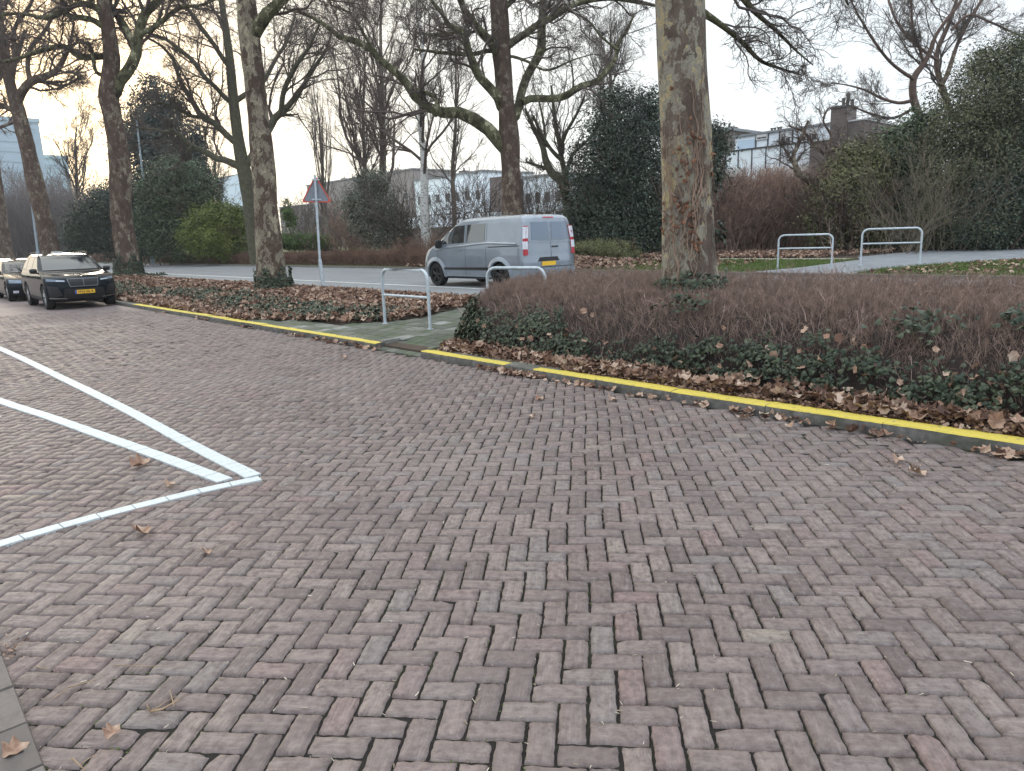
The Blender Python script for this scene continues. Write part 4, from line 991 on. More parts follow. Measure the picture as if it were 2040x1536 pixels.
bush('laurel_bush', 'round dark green laurel bush right beside the street lamp, left of the yellow-green bamboo', 'bush',
     [(355, 370, 62, 55), (395, 400, 42, 60), (325, 430, 45, 75), (370, 460, 55, 50), (350, 340, 34, 28), (305, 470, 24, 40)], 58, 46000, .17, EV_M, 52, clump=.3)
bush('bamboo_clump', 'bright yellow-green bamboo clump in front of the laurel bush, left of the half hidden trunk', 'bush',
     [(425, 460, 46, 46), (465, 470, 42, 45), (400, 475, 34, 34), (445, 430, 30, 26), (480, 440, 24, 28)], 54, 42000, .14, BAMB, 53, clump=.25, tmpl=SL)
bush('ivy_bush', 'dull green ivy covered bush left of the knobbed plane trunk', 'bush',
     [(178, 455, 36, 44), (205, 430, 38, 40), (160, 480, 26, 24), (225, 470, 30, 40), (215, 400, 26, 26)], 62, 26000, .18, EV_D, 54, clump=.35)
bush('cedar_bush', 'grey-green layered shrub between the knobbed trunk and the street lamp', 'bush',
     [(285, 420, 22, 60), (272, 460, 26, 45), (250, 400, 24, 30), (290, 480, 22, 24)], 60, 18000, .18, EV_B, 55)
bush('green_hedge', 'low fresh green clipped hedge behind the road sign', 'hedge',
     [(585, 482, 24, 16), (620, 482, 26, 15), (560, 480, 18, 14), (648, 484, 18, 13)], 52, 20000, .10, MEADOW, 56, clump=.15, woody=20)
bush('ivy_bush', 'small ivy patch against the blotched trunk, left of the sign post', 'bush',
     [(572, 420, 10, 20), (580, 440, 8, 14)], 47, 1500, .12, MEADOW, 57, clump=.12, woody=3)
bush('variegated_shrub', 'variegated grey-green holly shrub left of the birch', 'bush',
     [(740, 400, 48, 50), (760, 440, 52, 45), (712, 420, 26, 46), (795, 450, 24, 36), (745, 360, 30, 26), (770, 470, 48, 22)], 42, 26000, .10, VARI, 58, clump=.3, fill=.6)
bush('holly_tree', 'large dark holly right of the van, behind the thick plane trunk', 'tree',
     [(1245, 260, 62, 70), (1280, 330, 70, 90), (1205, 350, 66, 90), (1180, 420, 52, 75), (1260, 430, 90, 70), (1300, 220, 36, 40), (1225, 200, 30, 28), (1330, 420, 50, 80), (1150, 460, 28, 40), (1240, 470, 90, 30)], 36, 95000, .12, EV_D, 59, clump=.32, fill=.35)
bush('holly_tree', 'small piece of dark holly between the thick plane trunk and the white panelled house', 'tree',
     [(1415, 300, 24, 50), (1405, 360, 30, 60), (1425, 275, 14, 22)], 34, 12000, .12, EV_D, 60, clump=.3)
bush('laurel_bush', 'dark glossy laurel right of the house, below the big bare tree', 'bush',
     [(1770, 330, 46, 60), (1800, 390, 52, 70), (1750, 400, 36, 70), (1815, 290, 40, 40), (1760, 470, 60, 30), (1840, 250, 26, 30)], 31, 50000, .12, EV_M, 61, clump=.3)
bush('yew_tree', 'massive dark olive evergreen filling the right picture edge', 'tree',
     [(1975, 200, 90, 80), (1930, 260, 70, 80), (2010, 130, 60, 50), (1990, 330, 110, 100), (1905, 350, 60, 90), (1970, 440, 130, 62), (2060, 260, 80, 140), (1880, 440, 60, 60), (1955, 130, 26, 26), (2030, 90, 30, 22)], 27.5, 120000, .085, EV_Y, 62, clump=.26, fill=.4)
bush('holly_tree', 'near black evergreen low at the right picture edge behind the right barrier', 'tree',
     [(1985, 420, 60, 80), (2040, 380, 60, 110), (1950, 460, 50, 40), (2080, 450, 60, 50)], 26.2, 36000, .085, EV_D, 63, clump=.25)
bush('bamboo_clump', 'olive bamboo thicket in front of the dark brick chimney wall', 'bush',
     [(1680, 400, 52, 80), (1720, 380, 40, 90), (1700, 450, 60, 50), (1650, 450, 34, 50), (1745, 340, 22, 40), (1700, 320, 26, 30)], 30, 42000, .10, BAMB2, 64, clump=.25, fill=.7, woody=60)
bush('small_bush', 'small green-brown dome bush at the leaf covered bank, right of the van', 'bush',
     [(1235, 503, 26, 20), (1215, 496, 24, 12), (1262, 508, 8, 12)], 31, 12000, .06, BAMB2, 65, clump=.12, woody=12)
bush('small_bush', 'low olive ground bush directly behind the rear corner of the van', 'bush',
     [(1165, 494, 30, 12), (1190, 492, 26, 11)], 33, 8000, .06, BAMB2, 66, clump=.12, woody=12)

def thicket(name, label, xs, dist, h, n, mat, rs, spec, rad=1.2, r0=.012, rmin=.004, up=.25, cat='bush', group='bare shrubs beyond the road', spread=.3, rows=1, gap=1.0, wig=.12):
    base = at_d(np.mean(xs), 0, dist); base[2] = float(gz(base[1])); e = empty(name, base, label, cat, group); acc = None
    for j in range(rows):
        for i, x in enumerate(xs):
            c = at_d(x, 0, dist+j*gap); c[2] = float(gz(c[1])); hh = h[i] if isinstance(h, (list, tuple)) else h
            s = stems(c, n, rad, hh, rs+i*7+j*131, up=up, r0=r0, spec=spec, spread=spread, rmin=rmin, wig=wig)
            acc = s if acc is None else [(np.concatenate([a[0], b[0]]), np.concatenate([a[1], b[1]])) for a, b in zip(acc, s)]
    link('stems', tubes_mesh(acc[:1], base, mat, (5,)), e); link('twigs', tubes_mesh(acc[1:], base, mat, (3, 3, 3)), e)
    return e
thicket('brown_thicket', 'dense rusty brown bare thicket below the white house', [1430, 1460, 1490, 1520, 1550, 1580, 1610], 34, [3.6, 3.4, 3.2, 3.4, 3.3, 3.5, 3.4], 70, TWIG_R, 71, ((6, .4), (5, .5)), rad=1.0, r0=.016, rmin=.007, rows=3, gap=1.2)
thicket('grey_thicket', 'tangle of bare olive-grey twigs in front of the evergreens behind the right barrier', [1790, 1830, 1870, 1910, 1950], 26.5, [2.2, 3.4, 4.4, 4.4, 3.0], 9, plain('twig_olive', (.17, .14, .10), .85, var=.3), 72, ((6, .5), (5, .5)), rad=.9, r0=.014, rmin=.005, spread=.5, wig=.2, up=.15)
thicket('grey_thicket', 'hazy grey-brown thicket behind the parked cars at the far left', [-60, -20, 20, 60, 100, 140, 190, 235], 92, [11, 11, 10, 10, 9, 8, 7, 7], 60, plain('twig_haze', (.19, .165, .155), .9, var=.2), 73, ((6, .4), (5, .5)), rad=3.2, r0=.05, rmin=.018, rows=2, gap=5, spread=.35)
thicket('brown_thicket', 'thin bare shrubs right of the holly variegated bush, in front of the white building', [800, 830, 870, 905, 940], 41, [5.0, 5.6, 5.2, 5.4, 4.8], 9, TWIG, 74, ((6, .6), (6, .55)), rad=1.1, r0=.03, rmin=.010, spread=.7, wig=.34)
thicket('brown_thicket', 'bare shrubs between the spreading plane and the leaning mossy tree', [985, 1050, 1080, 1110], 44, [4.6, 4.8, 5.2, 4.6], 20, TWIG, 75, ((6, .5), (5, .5)), rad=1.0, r0=.025, rmin=.009, spread=.45)
thicket('brown_thicket', 'reddish bare shrub clump at the foot of the poplar, right of the sign post', [650, 672, 690], 50, [3.4, 3.6, 3.0], 34, TWIG_R, 76, ((5, .5), (5, .5)), rad=.8, r0=.02, rmin=.009)
thicket('grey_thicket', 'pale bare shrubs behind the green hedge, left of the sign', [575, 600, 630, 700], 66, [5.4, 4.6, 4.4, 5], 30, TWIG_G, 77, ((6, .45), (5, .5)), rad=1.6, r0=.03, rmin=.012, spread=.4)
# ================================================================== HEDGES, LITTER, IVY
def fbm(x, y, s=0):
    return (np.sin(x*1.7+s)*np.cos(y*1.9-s*1.3)+.5*np.sin(x*3.9-y*3.1+s)+.35*np.sin(x*8.3+y*6.7+s*2))/1.85
HL = [(-8.25, 6.30), (-8.9, 7.0), (-9.65, 8.3), (-9.9, 10.6)]
def hedge_left(Y): return np.interp(Y, [p[1] for p in HL], [p[0] for p in HL])
def hedge_h(X, Y):
    yf = 6.38+.06*np.sin(X*1.3)
    h = np.interp(Y-yf, [-.02, .10, .30, .60, .95, 3.7, 4.1, 4.25], [.0, .28, .52, .70, .78, .80, .55, .0])
    e = np.clip((X-hedge_left(Y))/.5, 0, 1); h = h*np.sqrt(e)*(1-.0*e)
    return h*(1+.05*fbm(X*1.4, Y*1.4, 2))+.035*fbm(X*4, Y*4, 1)*(h > .2)
def hz(Y): return gz(Y)*.9
HEDGE_TW = plain('hedge_twig', (.25, .172, .135), .85, var=.6, scale=11)
HEDGE_TL = plain('hedge_twig_pale', (.40, .29, .24), .85, var=.3, scale=2.0)
HCORE = plain('hedge_shade_core', (.020, .013, .010), .95, var=.5, scale=30)  # near-black: the shade between the inner twigs is in this colour
def build_hedge():
    rg = np.random.default_rng(81)
    e = empty('hedge', (-2, 8, .15), 'wide brown winter hedge behind the yellow kerb, ivy on its front face', 'hedge')
    off = np.array([-2, 8, .15])
    # dark core sheet in place of the shaded interior
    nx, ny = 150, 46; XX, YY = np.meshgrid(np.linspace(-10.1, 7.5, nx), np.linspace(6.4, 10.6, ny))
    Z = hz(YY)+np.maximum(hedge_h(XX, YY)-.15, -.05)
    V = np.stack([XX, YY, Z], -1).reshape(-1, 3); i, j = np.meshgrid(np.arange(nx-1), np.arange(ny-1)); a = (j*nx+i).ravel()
    link('dark_core', mesh_np(V-off, [np.stack([a, a+1, a+nx+1, a+nx], 1)], HCORE, True), e)
    # twigs over the whole top and front
    def tw(n, xr, yr, L0, L1, rad, K=4, lean=.35, rs=0, sub=2, front=False):
        rg = np.random.default_rng(rs)
        X = rg.uniform(*xr, n); Y = rg.uniform(*yr, n); hh = hedge_h(X, Y); ok = (hh > .12) & ((not front) | (rg.random(n) < np.clip(hh*1.8-.15, .2, 1))); X, Y, hh = X[ok], Y[ok], hh[ok]; n = len(X)
        L = rg.uniform(L0, L1, n)
        if front: L = np.minimum(L, hh+.05)
        tip = hz(Y)+hh+rg.normal(size=n)*.03+np.where(rg.random(n) < .04, rg.uniform(.04, .16, n), 0)
        d = np.stack([rg.normal(size=n)*lean, rg.normal(size=n)*lean-(.35 if front else 0), np.ones(n)], 1); d /= np.linalg.norm(d, axis=1, keepdims=True)
        P = np.empty((n, K, 3)); P[:, 0] = np.stack([X, Y, tip], 1)-d*L[:, None]
        for k_ in range(1, K):
            P[:, k_] = P[:, k_-1]+d*(L/(K-1))[:, None]; d = d+rg.normal(size=(n, 3))*.22; d /= np.linalg.norm(d, axis=1, keepdims=True)
        Rr = np.linspace(1, .5, K)[None]*rad*rg.uniform(.6, 1.4, (n, 1)); sets = [(P, Rr)]
        if sub: sets.append(grow(P, Rr, sub, .45, .65, rg, K=3, up=.12, wig=.15, tmin=.3, rr=.75, rmin=rad*.5))
        return sets
    near = tw(16000, (-10, 5.0), (6.3, 7.7), .10, .34, .0021, rs=1, sub=3, front=True)
    top = tw(26000, (-10, 5.5), (7.2, 10.6), .10, .26, .0026, rs=2, sub=3, lean=.4)
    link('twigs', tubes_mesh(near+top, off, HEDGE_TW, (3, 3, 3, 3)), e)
    pale = tw(1500, (-9.5, 4.5), (6.35, 7.3), .15, .5, .0032, rs=3, sub=2, front=True)+tw(350, (-9.5, 5), (7, 10.4), .2, .5, .0030, rs=4, sub=3, lean=.9)
    # a few arching stems sticking out
    S = []
    for x, y, L, dx, dy in ((-3.6, 8.2, 1.0, .05, -.1), (-8.9, 7.2, .55, -.5, -.3), (.5, 7.0, .7, .6, -.4), (-.3, 7.6, .8, 1.2, 0), (-5.5, 7.2, .5, .5, -.4), (-6.3, 6.8, .5, .6, -.6), (1.4, 6.9, .7, -.8, -.2)):
        h0 = float(hz(np.array(y))+hedge_h(np.array([x]), np.array([y]))[0])
        d = np.array([dx, dy, 1.0]); P = np.array([[x, y, h0-.2]+d/np.linalg.norm(d)*L*t+np.array([.08*math.sin(5*t), .05*math.cos(7*t), -.25*t*t*abs(dx)]) for t in np.linspace(0, 1, 8)]); S.append((P, np.linspace(.006, .002, 8)))
    P = np.array([s[0] for s in S]); Rr = np.array([s[1] for s in S]); g2 = grow(P, Rr, 5, .35, .6, rg, K=4, rmin=.0016)
    link('pale_twigs', tubes_mesh(pale+[(P, Rr), g2], off, HEDGE_TL, (4, 3, 4, 3, 5, 3)), e)
    # ivy on the front
    n = 52000; X = rg.uniform(-10, 4.8, n); Y = rg.uniform(6.30, 7.3, n); t = rg.random(n)
    hh = hedge_h(X, Y); z = hz(Y)+hh*1.0+rg.normal(size=n)*.02+.015
    rel = z-hz(Y)
    lim = .47+.22*fbm(X*1.1, X*.3, 5)+.10*np.exp(-((X+8)/1.6)**2)+.15*np.exp(-((X-.6)/.8)**2)
    dens = np.clip((lim-rel)/.18, 0, 1)*(.22+.78*(fbm(X*2.6, rel*9, 3) > -.15))*np.where(rel < .12, .55, 1)
    ok = (rg.random(n) < dens) & (hh > .03)
    X, Y, z = X[ok], Y[ok], z[ok]; pos = np.stack([X, Y-rg.random(len(X))*.05, z], 1)
    nr = np.tile([0, -.9, .65], (len(X), 1)); nr[:, 0] -= (X < -8.0)*.8
    link('ivy', leafmesh(pos, nr, .045, IV, IVYM, off, 5, .45, .55, 1.5), e)
    # left end ivy
    n = 7000; Y = rg.uniform(6.3, 8.6, n); X = hedge_left(Y)+rg.uniform(-.05, .5, n); hh = hedge_h(X, Y); ok = (hh > .02) & (hh < .55+.1*fbm(X*3, Y*3)); X, Y, hh = X[ok], Y[ok], hh[ok]
    pos = np.stack([X-.03, Y-.03, hz(Y)+hh+.01+rg.normal(size=len(X))*.03], 1)
    link('ivy', leafmesh(pos, np.tile([-.7, -.5, .7], (len(X), 1)), .055, IV, IVYM, off, 6, .5, .55, 1.4), e)
    # ivy sprigs on the top near the trunk and lone leaves
    pos = []
    for cx, cy, n_, s_ in ((-4.75, 7.0, 90, .16), (-1.3, 7.0, 120, .14), (-.5, 7.4, 60, .25), (.6, 7.3, 60, .25), (1.0, 6.95, 160, .2), (2.2, 6.9, 140, .25), (-2.2, 6.9, 90, .15)):
        X = cx+rg.normal(size=n_)*s_; Y = cy+rg.normal(size=n_)*s_*.6; pos.append(np.stack([X, Y, hz(Y)+hedge_h(X, Y)+rg.uniform(0, .08, n_)], 1))
    pos = np.vstack(pos)
    link('ivy', leafmesh(pos, np.tile([0, -.5, .9], (len(pos), 1)), .06, IV, IVYM, off, 7, .5, .6, 1.4), e)
    # dead leaves caught in it
    n = 3000; X = rg.uniform(-9.5, 4.8, n); Y = rg.uniform(6.3, 7.1, n); hh = hedge_h(X, Y); ok = (hh > .02) & (rg.random(n) < np.interp(hh, [0, .25, .45, .6], [1, .5, .06, .0])*(.5+.5*(fbm(X*2, Y*2, 9) > -.2))*np.interp(X, [-9, -5, 0, 4], [.5, .6, 1, 1.2]))
    X, Y, hh = X[ok], Y[ok], hh[ok]; pos = np.stack([X, Y-.03, hz(Y)+hh+.015], 1)
    link('caught_leaves', leafmesh(pos, np.tile([0, -.7, .6], (len(X), 1)), .085, PL, DEAD, off, 8, 1.1, .5, 1.3), e)
    return e
build_hedge()

# clipped brown hedge along the far side of the road
def far_hedge(X0, X1, n, rad, label, rs, green=False):
    rg = np.random.default_rng(rs); off = np.array([(X0+X1)/2, 21, .4]); e = empty('hedge', off, label, 'hedge')
    xs = np.linspace(X0, X1, max(8, int((X1-X0)*1.5))); prof = [(20.62, -.1), (20.6, .30), (20.72, .52), (21.0, .60), (21.7, .60), (22.0, .45), (22.05, -.1)]
    V = np.array([[(x, y, .38+z*(1+.06*math.sin(x*2.1+y*5))) for y, z in prof] for x in xs]); m = len(prof)
    F = [(i*m+j, (i+1)*m+j, (i+1)*m+j+1, i*m+j+1) for i in range(len(xs)-1) for j in range(m-1)]+[tuple(range(m)), tuple((len(xs)-1)*m+j for j in range(m))[::-1]]
    MB().add(V.reshape(-1, 3), F).build('dark_core', HCORE2, e, off=off)
    X = rg.uniform(X0, X1, n); q = rg.random(n); yy = np.where(q < .5, rg.uniform(20.55, 20.7, n), rg.uniform(20.7, 22, n)); zz = np.where(q < .5, rg.uniform(.1, .55, n), .62)+.38+.05*fbm(X*.8, yy)
    L = rg.uniform(.12, .4, n); d = np.stack([rg.normal(size=n)*.4, np.where(q < .5, -.4, 0)+rg.normal(size=n)*.3, np.ones(n)], 1); d /= np.linalg.norm(d, axis=1, keepdims=True)
    P0 = np.stack([X, yy, zz], 1)-d*L[:, None]*.7; P = np.stack([P0, P0+d*L[:, None]*.5+rg.normal(size=(n, 3))*.02, P0+d*L[:, None]], 1); Rr = np.linspace(1, .5, 3)[None]*rad*rg.uniform(.6, 1.4, (n, 1))
    link('twigs', tubes_mesh([(P, Rr), grow(P, Rr, 3, .6, .6, rg, K=3, rr=.8, rmin=rad*.6)], off, HTW2, (3, 3)), e)
    return e
HCORE2 = plain('far_hedge_wood', (.085, .05, .036), .95, var=.4, scale=12)
HTW2 = plain('far_hedge_twig', (.21, .125, .088), .9, var=.35, scale=1.2)
far_hedge(-64, -27, 16000, .009, 'low clipped rusty brown hedge along the far kerb, between the blotched trunk and the van', 91)
far_hedge(-150, -64.4, 9000, .016, 'low brown hedge along the far kerb, left of the blotched trunk and behind the cars', 92)
thicket('brown_thicket', 'loose brown twiggy growth rising over the far hedge just left of the van front', [770, 800, 830, 855], 37.5, [1.1, 1.3, 1.4, 1.3], 50, HTW2, 93, ((5, .5), (3, .5)), rad=.8, r0=.008, rmin=.006, rows=1)

# ------------------------------------------------------------------ dead leaves
def litter(name, n, size, f, rs, mat=DEAD, tmpl=PL, pile=.05, spread=.55, nz=(0, 0, 1)):
    rg = np.random.default_rng(rs); P = f(rg, n)
    P = P+np.stack([np.zeros(len(P)), np.zeros(len(P)), rg.random(len(P))*pile+.008], 1)
    off = P.mean(0); me = leafmesh(P, np.tile(nz, (len(P), 1)).astype(float), size, tmpl, mat, off, rs+1, spread, .5, 1.25)
    o = link(name, me); o.location = off; return tag(o, kind='stuff')
MPOLY = PATHP
def med(rg, n, xr, yr, dens=None, hump=.10):
    X = rg.uniform(*xr, n*2); Y = rg.uniform(*yr, n*2)
    ok = np.array([not inpoly(x, y, MPOLY) for x, y in zip(X, Y)]) & (X < np.interp(Y, [6, 7, 8.7, 10.7], [-11.0, -11.3, -11.55, -12.3]))
    if dens is not None: ok &= rg.random(n*2) < dens(X, Y)
    X, Y = X[ok][:n], Y[ok][:n]
    return np.stack([X, Y, gz(Y)+hump*np.clip((Y-6.1)*1.2, 0, 1)*np.clip((10.75-Y)*2, 0, 1)*(.7+.5*fbm(X*.9, Y*1.3, 4))], 1)
lm = litter('leaf_litter', 10000, .14, lambda rg, n: med(rg, n, (-22, -10.9), (6.04, 10.72), hump=.07), 101)
tag(lm, 'brown fallen plane leaves covering the strip between parking and road')
tag(litter('leaf_litter', 13000, .17, lambda rg, n: med(rg, n, (-58, -22), (6.04, 10.72), hump=.07), 103, tmpl=CR), 'brown fallen leaves on the farther part of the strip beside the parked cars')
def front(rg, n):
    X = rg.uniform(-8.3, 5, n); Y = 6.085+kb(X)+np.abs(rg.normal(size=n))*.20; w_ = np.interp(X, [-8.3, -6.5, -4.5, -3.4, -2.4, -1.4, 5], [.45, .75, .8, .35, .45, 1, 1])*(.6+.6*(fbm(X*2.2, Y, 3) > -.3))
    ok = (rg.random(n) < w_) & (Y < 6.8); X, Y = X[ok], Y[ok]
    return np.stack([X, Y, gz(Y)+.01+.05*(Y-6)*np.interp(X, [-5, 0, 3], [.8, 1.4, 1.6])], 1)
tag(litter('leaf_litter', 4300, .115, front, 105, pile=.07), 'curled dead leaves piled between yellow kerb and hedge')
def bits(rg, n):
    X = rg.uniform(-8.3, 5, n); Y = 6.05+kb(X)+rg.random(n)**1.3*.35; return np.stack([X, Y, gz(Y)-.025+.02*rg.random(n)], 1)
tag(litter('leaf_bits', 9000, .042, bits, 117, tmpl=CR, pile=.025), 'broken brown leaf bits behind the yellow kerb')
def gutter(rg, n):
    cx = np.array([-6.55, -6.2, -5.5, -5.0, -4.35, -4.1, -3.3, -2.8, -2.2, -1.2, -.2, .5, -9.9, -10.6, -11.4, -12.4, -14.5, -17.2, -20.0]); w_ = np.array([5, 4, 2.2, 1.5, 1, 1, 1.4, 1, 1.2, 2.4, 2, 1.5, 2.4, 2, 1.5, 1, 1, 1, 1.]); c = rg.choice(len(cx), n, p=w_/w_.sum())
    X = cx[c]+rg.normal(size=n)*.24; Y = 5.84+kb(X)-np.abs(rg.normal(size=n))*.07
    return np.stack([X, Y, np.full(n, .004)], 1)
tag(litter('gutter_leaves', 330, .085, gutter, 107, pile=.03), 'small drifts of dead leaves in the gutter at the kerb foot')
def crumbs(rg, n):
    X = rg.uniform(-9, 4, n); Y = 5.85-np.abs(rg.normal(size=n))*.6; c1, c2 = at_z(1810, 930), at_z(10, 1300); m1 = rg.random(n) < .16; m2 = (~m1) & (rg.random(n) < .10)
    X = np.where(m1, c1[0]+rg.normal(size=n)*.12, np.where(m2, c2[0]+rg.normal(size=n)*.05, X)); Y = np.where(m1, c1[1]+rg.normal(size=n)*.10, np.where(m2, c2[1]+rg.normal(size=n)*.05, Y))
    return np.stack([X, Y, np.full(n, .002)], 1)
tag(litter('leaf_crumbs', 900, .018, crumbs, 109, tmpl=SL, pile=.004), 'tiny leaf crumbs scattered over the bricks')
def far1(rg, n):
    X = rg.uniform(-30, -13, n); Y = rg.uniform(20.2, 24.2, n); ok = rg.random(n) < np.clip(.9-.3*np.abs(fbm(X*.5, Y*.5)), 0, 1)*np.interp(X, [-22, -19.5, -17.5, -15.5], [1, 1, .35, .04]); X, Y = X[ok], Y[ok]
    return np.stack([X, Y, gz(Y)+.45*np.exp(-((X+24)/4.2)**2)*np.exp(-((Y-22.4)/1.1)**2)], 1)
tag(litter('leaf_litter', 11000, .15, far1, 111, tmpl=CR, pile=.08), 'heap of dead leaves on the bank right of the van')
def far2(rg, n):
    X = rg.uniform(-34, -1, n); Y = 25.65+np.abs(rg.normal(size=n))*2.6
    ok = (X > -40) & np.array([not inpoly(x, y, [(-12.2, 24), (-12.2, 26.2), (-9.6, 31), (-4, 38.5), (3.5, 36), (-1, 30), (-4.9, 25.8), (-6, 24)]) for x, y in zip(X, Y)]); X, Y = X[ok], Y[ok]
    return np.stack([X, Y, gz(Y)+.02], 1)
tag(litter('leaf_litter', 12000, .15, far2, 113, tmpl=CR, pile=.07), 'dead leaves under the evergreens beyond the lawn')
def far3(rg, n):
    X = rg.uniform(-16, 0, n); Y = rg.uniform(17+3.3, 25.2, n); ok = rg.random(n) < np.where(X < -10, .10, np.clip(.42+.5*fbm(X, Y, 6), .05, 1)); ok &= np.array([not inpoly(x, y, [(-12.6, 20), (-12.6, 24.6), (-12.2, 26), (-5.2, 26), (-8.2, 20.1)]) for x, y in zip(X, Y)]); X, Y = X[ok], Y[ok]
    return np.stack([X, Y, gz(Y)], 1)
tag(litter('leaf_litter', 4200, .13, far3, 115, tmpl=CR, pile=.02, spread=.3), 'fallen leaves lying on the grass beside the cycle path')
# grass blades
GRASS = leafmat('grass_blade', [(.05, .085, .015), (.085, .13, .028), (.13, .16, .045)], .7)
def grass(name, n, X, Y, rs, h=.07, mask=None, mat=None, lab='short winter grass'):
    rg = np.random.default_rng(rs); x = rg.uniform(*X, n); y = rg.uniform(*Y, n)
    if mask: ok = mask(x, y, rg); x, y = x[ok], y[ok]
    n = len(x); bt = np.array([(-.12, 0, 0), (.12, 0, 0), (0, .15, 1)]); pos = np.stack([x, y, gz(y)-.012], 1); a = rg.uniform(0, 6.28, n)
    z = np.stack([rg.normal(size=n)*.35, rg.normal(size=n)*.35, np.ones(n)], 1); z /= np.linalg.norm(z, axis=1, keepdims=True)
    xx = np.stack([np.cos(a), np.sin(a), 0*a], 1); yv = np.cross(z, xx); yv /= np.linalg.norm(yv, axis=1, keepdims=True); xx = np.cross(yv, z)
    V, F = scatter(bt, [np.array([(0, 1, 2)])], pos, np.stack([xx, yv, z], 2), h*rg.uniform(.5, 1.4, n))
    return tag(link(name, mesh_np(V, F, mat or GRASS, attrs={'rnd': ('POINT', 'FLOAT', np.repeat(rg.random(n), 3))})), lab, kind='stuff')
lawnmask = lambda x, y, rg: np.array([not inpoly(a, b, [(-11.2, 20), (-10.4, 21.6), (-10.0, 24.6), (-10.2, 26), (-5.0, 26), (-7.0, 23.5), (-8.2, 21.4), (-8.4, 20)]) for a, b in zip(x, y)])
grass('grass', 60000, (-24, 0), (20.2, 24.9), 121, mask=lawnmask, lab='short winter grass between road and sandy path')
grass('grass', 26000, (-75, -27), (21.9, 28), 122, h=.16, mat=leafmat('dry_grass', [(.10, .10, .04), (.17, .155, .07), (.24, .20, .11)], .8), lab='yellowish rough grass behind the far hedge')
strip_sheet('meadow', [25.6, 30, 60, 1200], -1400, -27, -.01, TURF)

# ivy on the strip and round the trunks
def ivy_patch(name, label, n, f, size, rs, hgt=.08):
    rg = np.random.default_rng(rs); P = f(rg, n); P = P+np.stack([0*P[:, 0], 0*P[:, 0], rg.random(len(P))*hgt+.03], 1); off = P.mean(0)
    o = link(name, leafmesh(P, np.tile([0, -.25, 1.], (len(P), 1)), size, IV, IVYM, off, rs, .6, .6, 1.4)); o.location = off
    return tag(o, label, kind='stuff')
ivy_patch('ground_ivy', 'dark ivy growing through the leaves on the strip', 17000, lambda rg, n: med(rg, n, (-34, -11.2), (6.3, 10.4), lambda X, Y: np.clip(1.1-np.abs(Y-(7.35+.35*np.sin(X*.5)))/.95, 0, 1)*(fbm(X*1.6, Y*2.2, 8) > -.10), hump=.09), .085, 131)
def trunk_ivy(parent, label, cx, cy, r, n, h, rs, size=.09, spreadr=.5, side=None):
    rg = np.random.default_rng(rs); a = rg.uniform(0, 6.28, n) if side is None else rg.normal(side, 1.0, n); t = rg.random(n)**2.2; z0 = float(gz(cy))
    rr = r*(1.05+.25*np.exp(-t*h*4))+rg.uniform(0, .05, n)+np.where(t < .12, rg.uniform(0, spreadr, n), 0)
    P = np.stack([cx+rr*np.cos(a), cy+rr*np.sin(a), z0+t*h*(.55+.45*np.sin(a*3+1)**2)+.02], 1); nr = np.stack([np.cos(a), np.sin(a), .6+0*a], 1); base = np.array(parent.location)
    link('ivy', leafmesh(P, nr, size, IV, IVYM, base, rs, .5, .6, 1.3), parent)
c = at_d(545, 560, 22.3); trunk_ivy(e2, '', c[0], c[1], .48, 1500, .75, 141, .10, .7)
c = at_d(258, 548, 38); trunk_ivy(e3, '', c[0], c[1], .62, 1600, 1.3, 142, .13, 1.0)
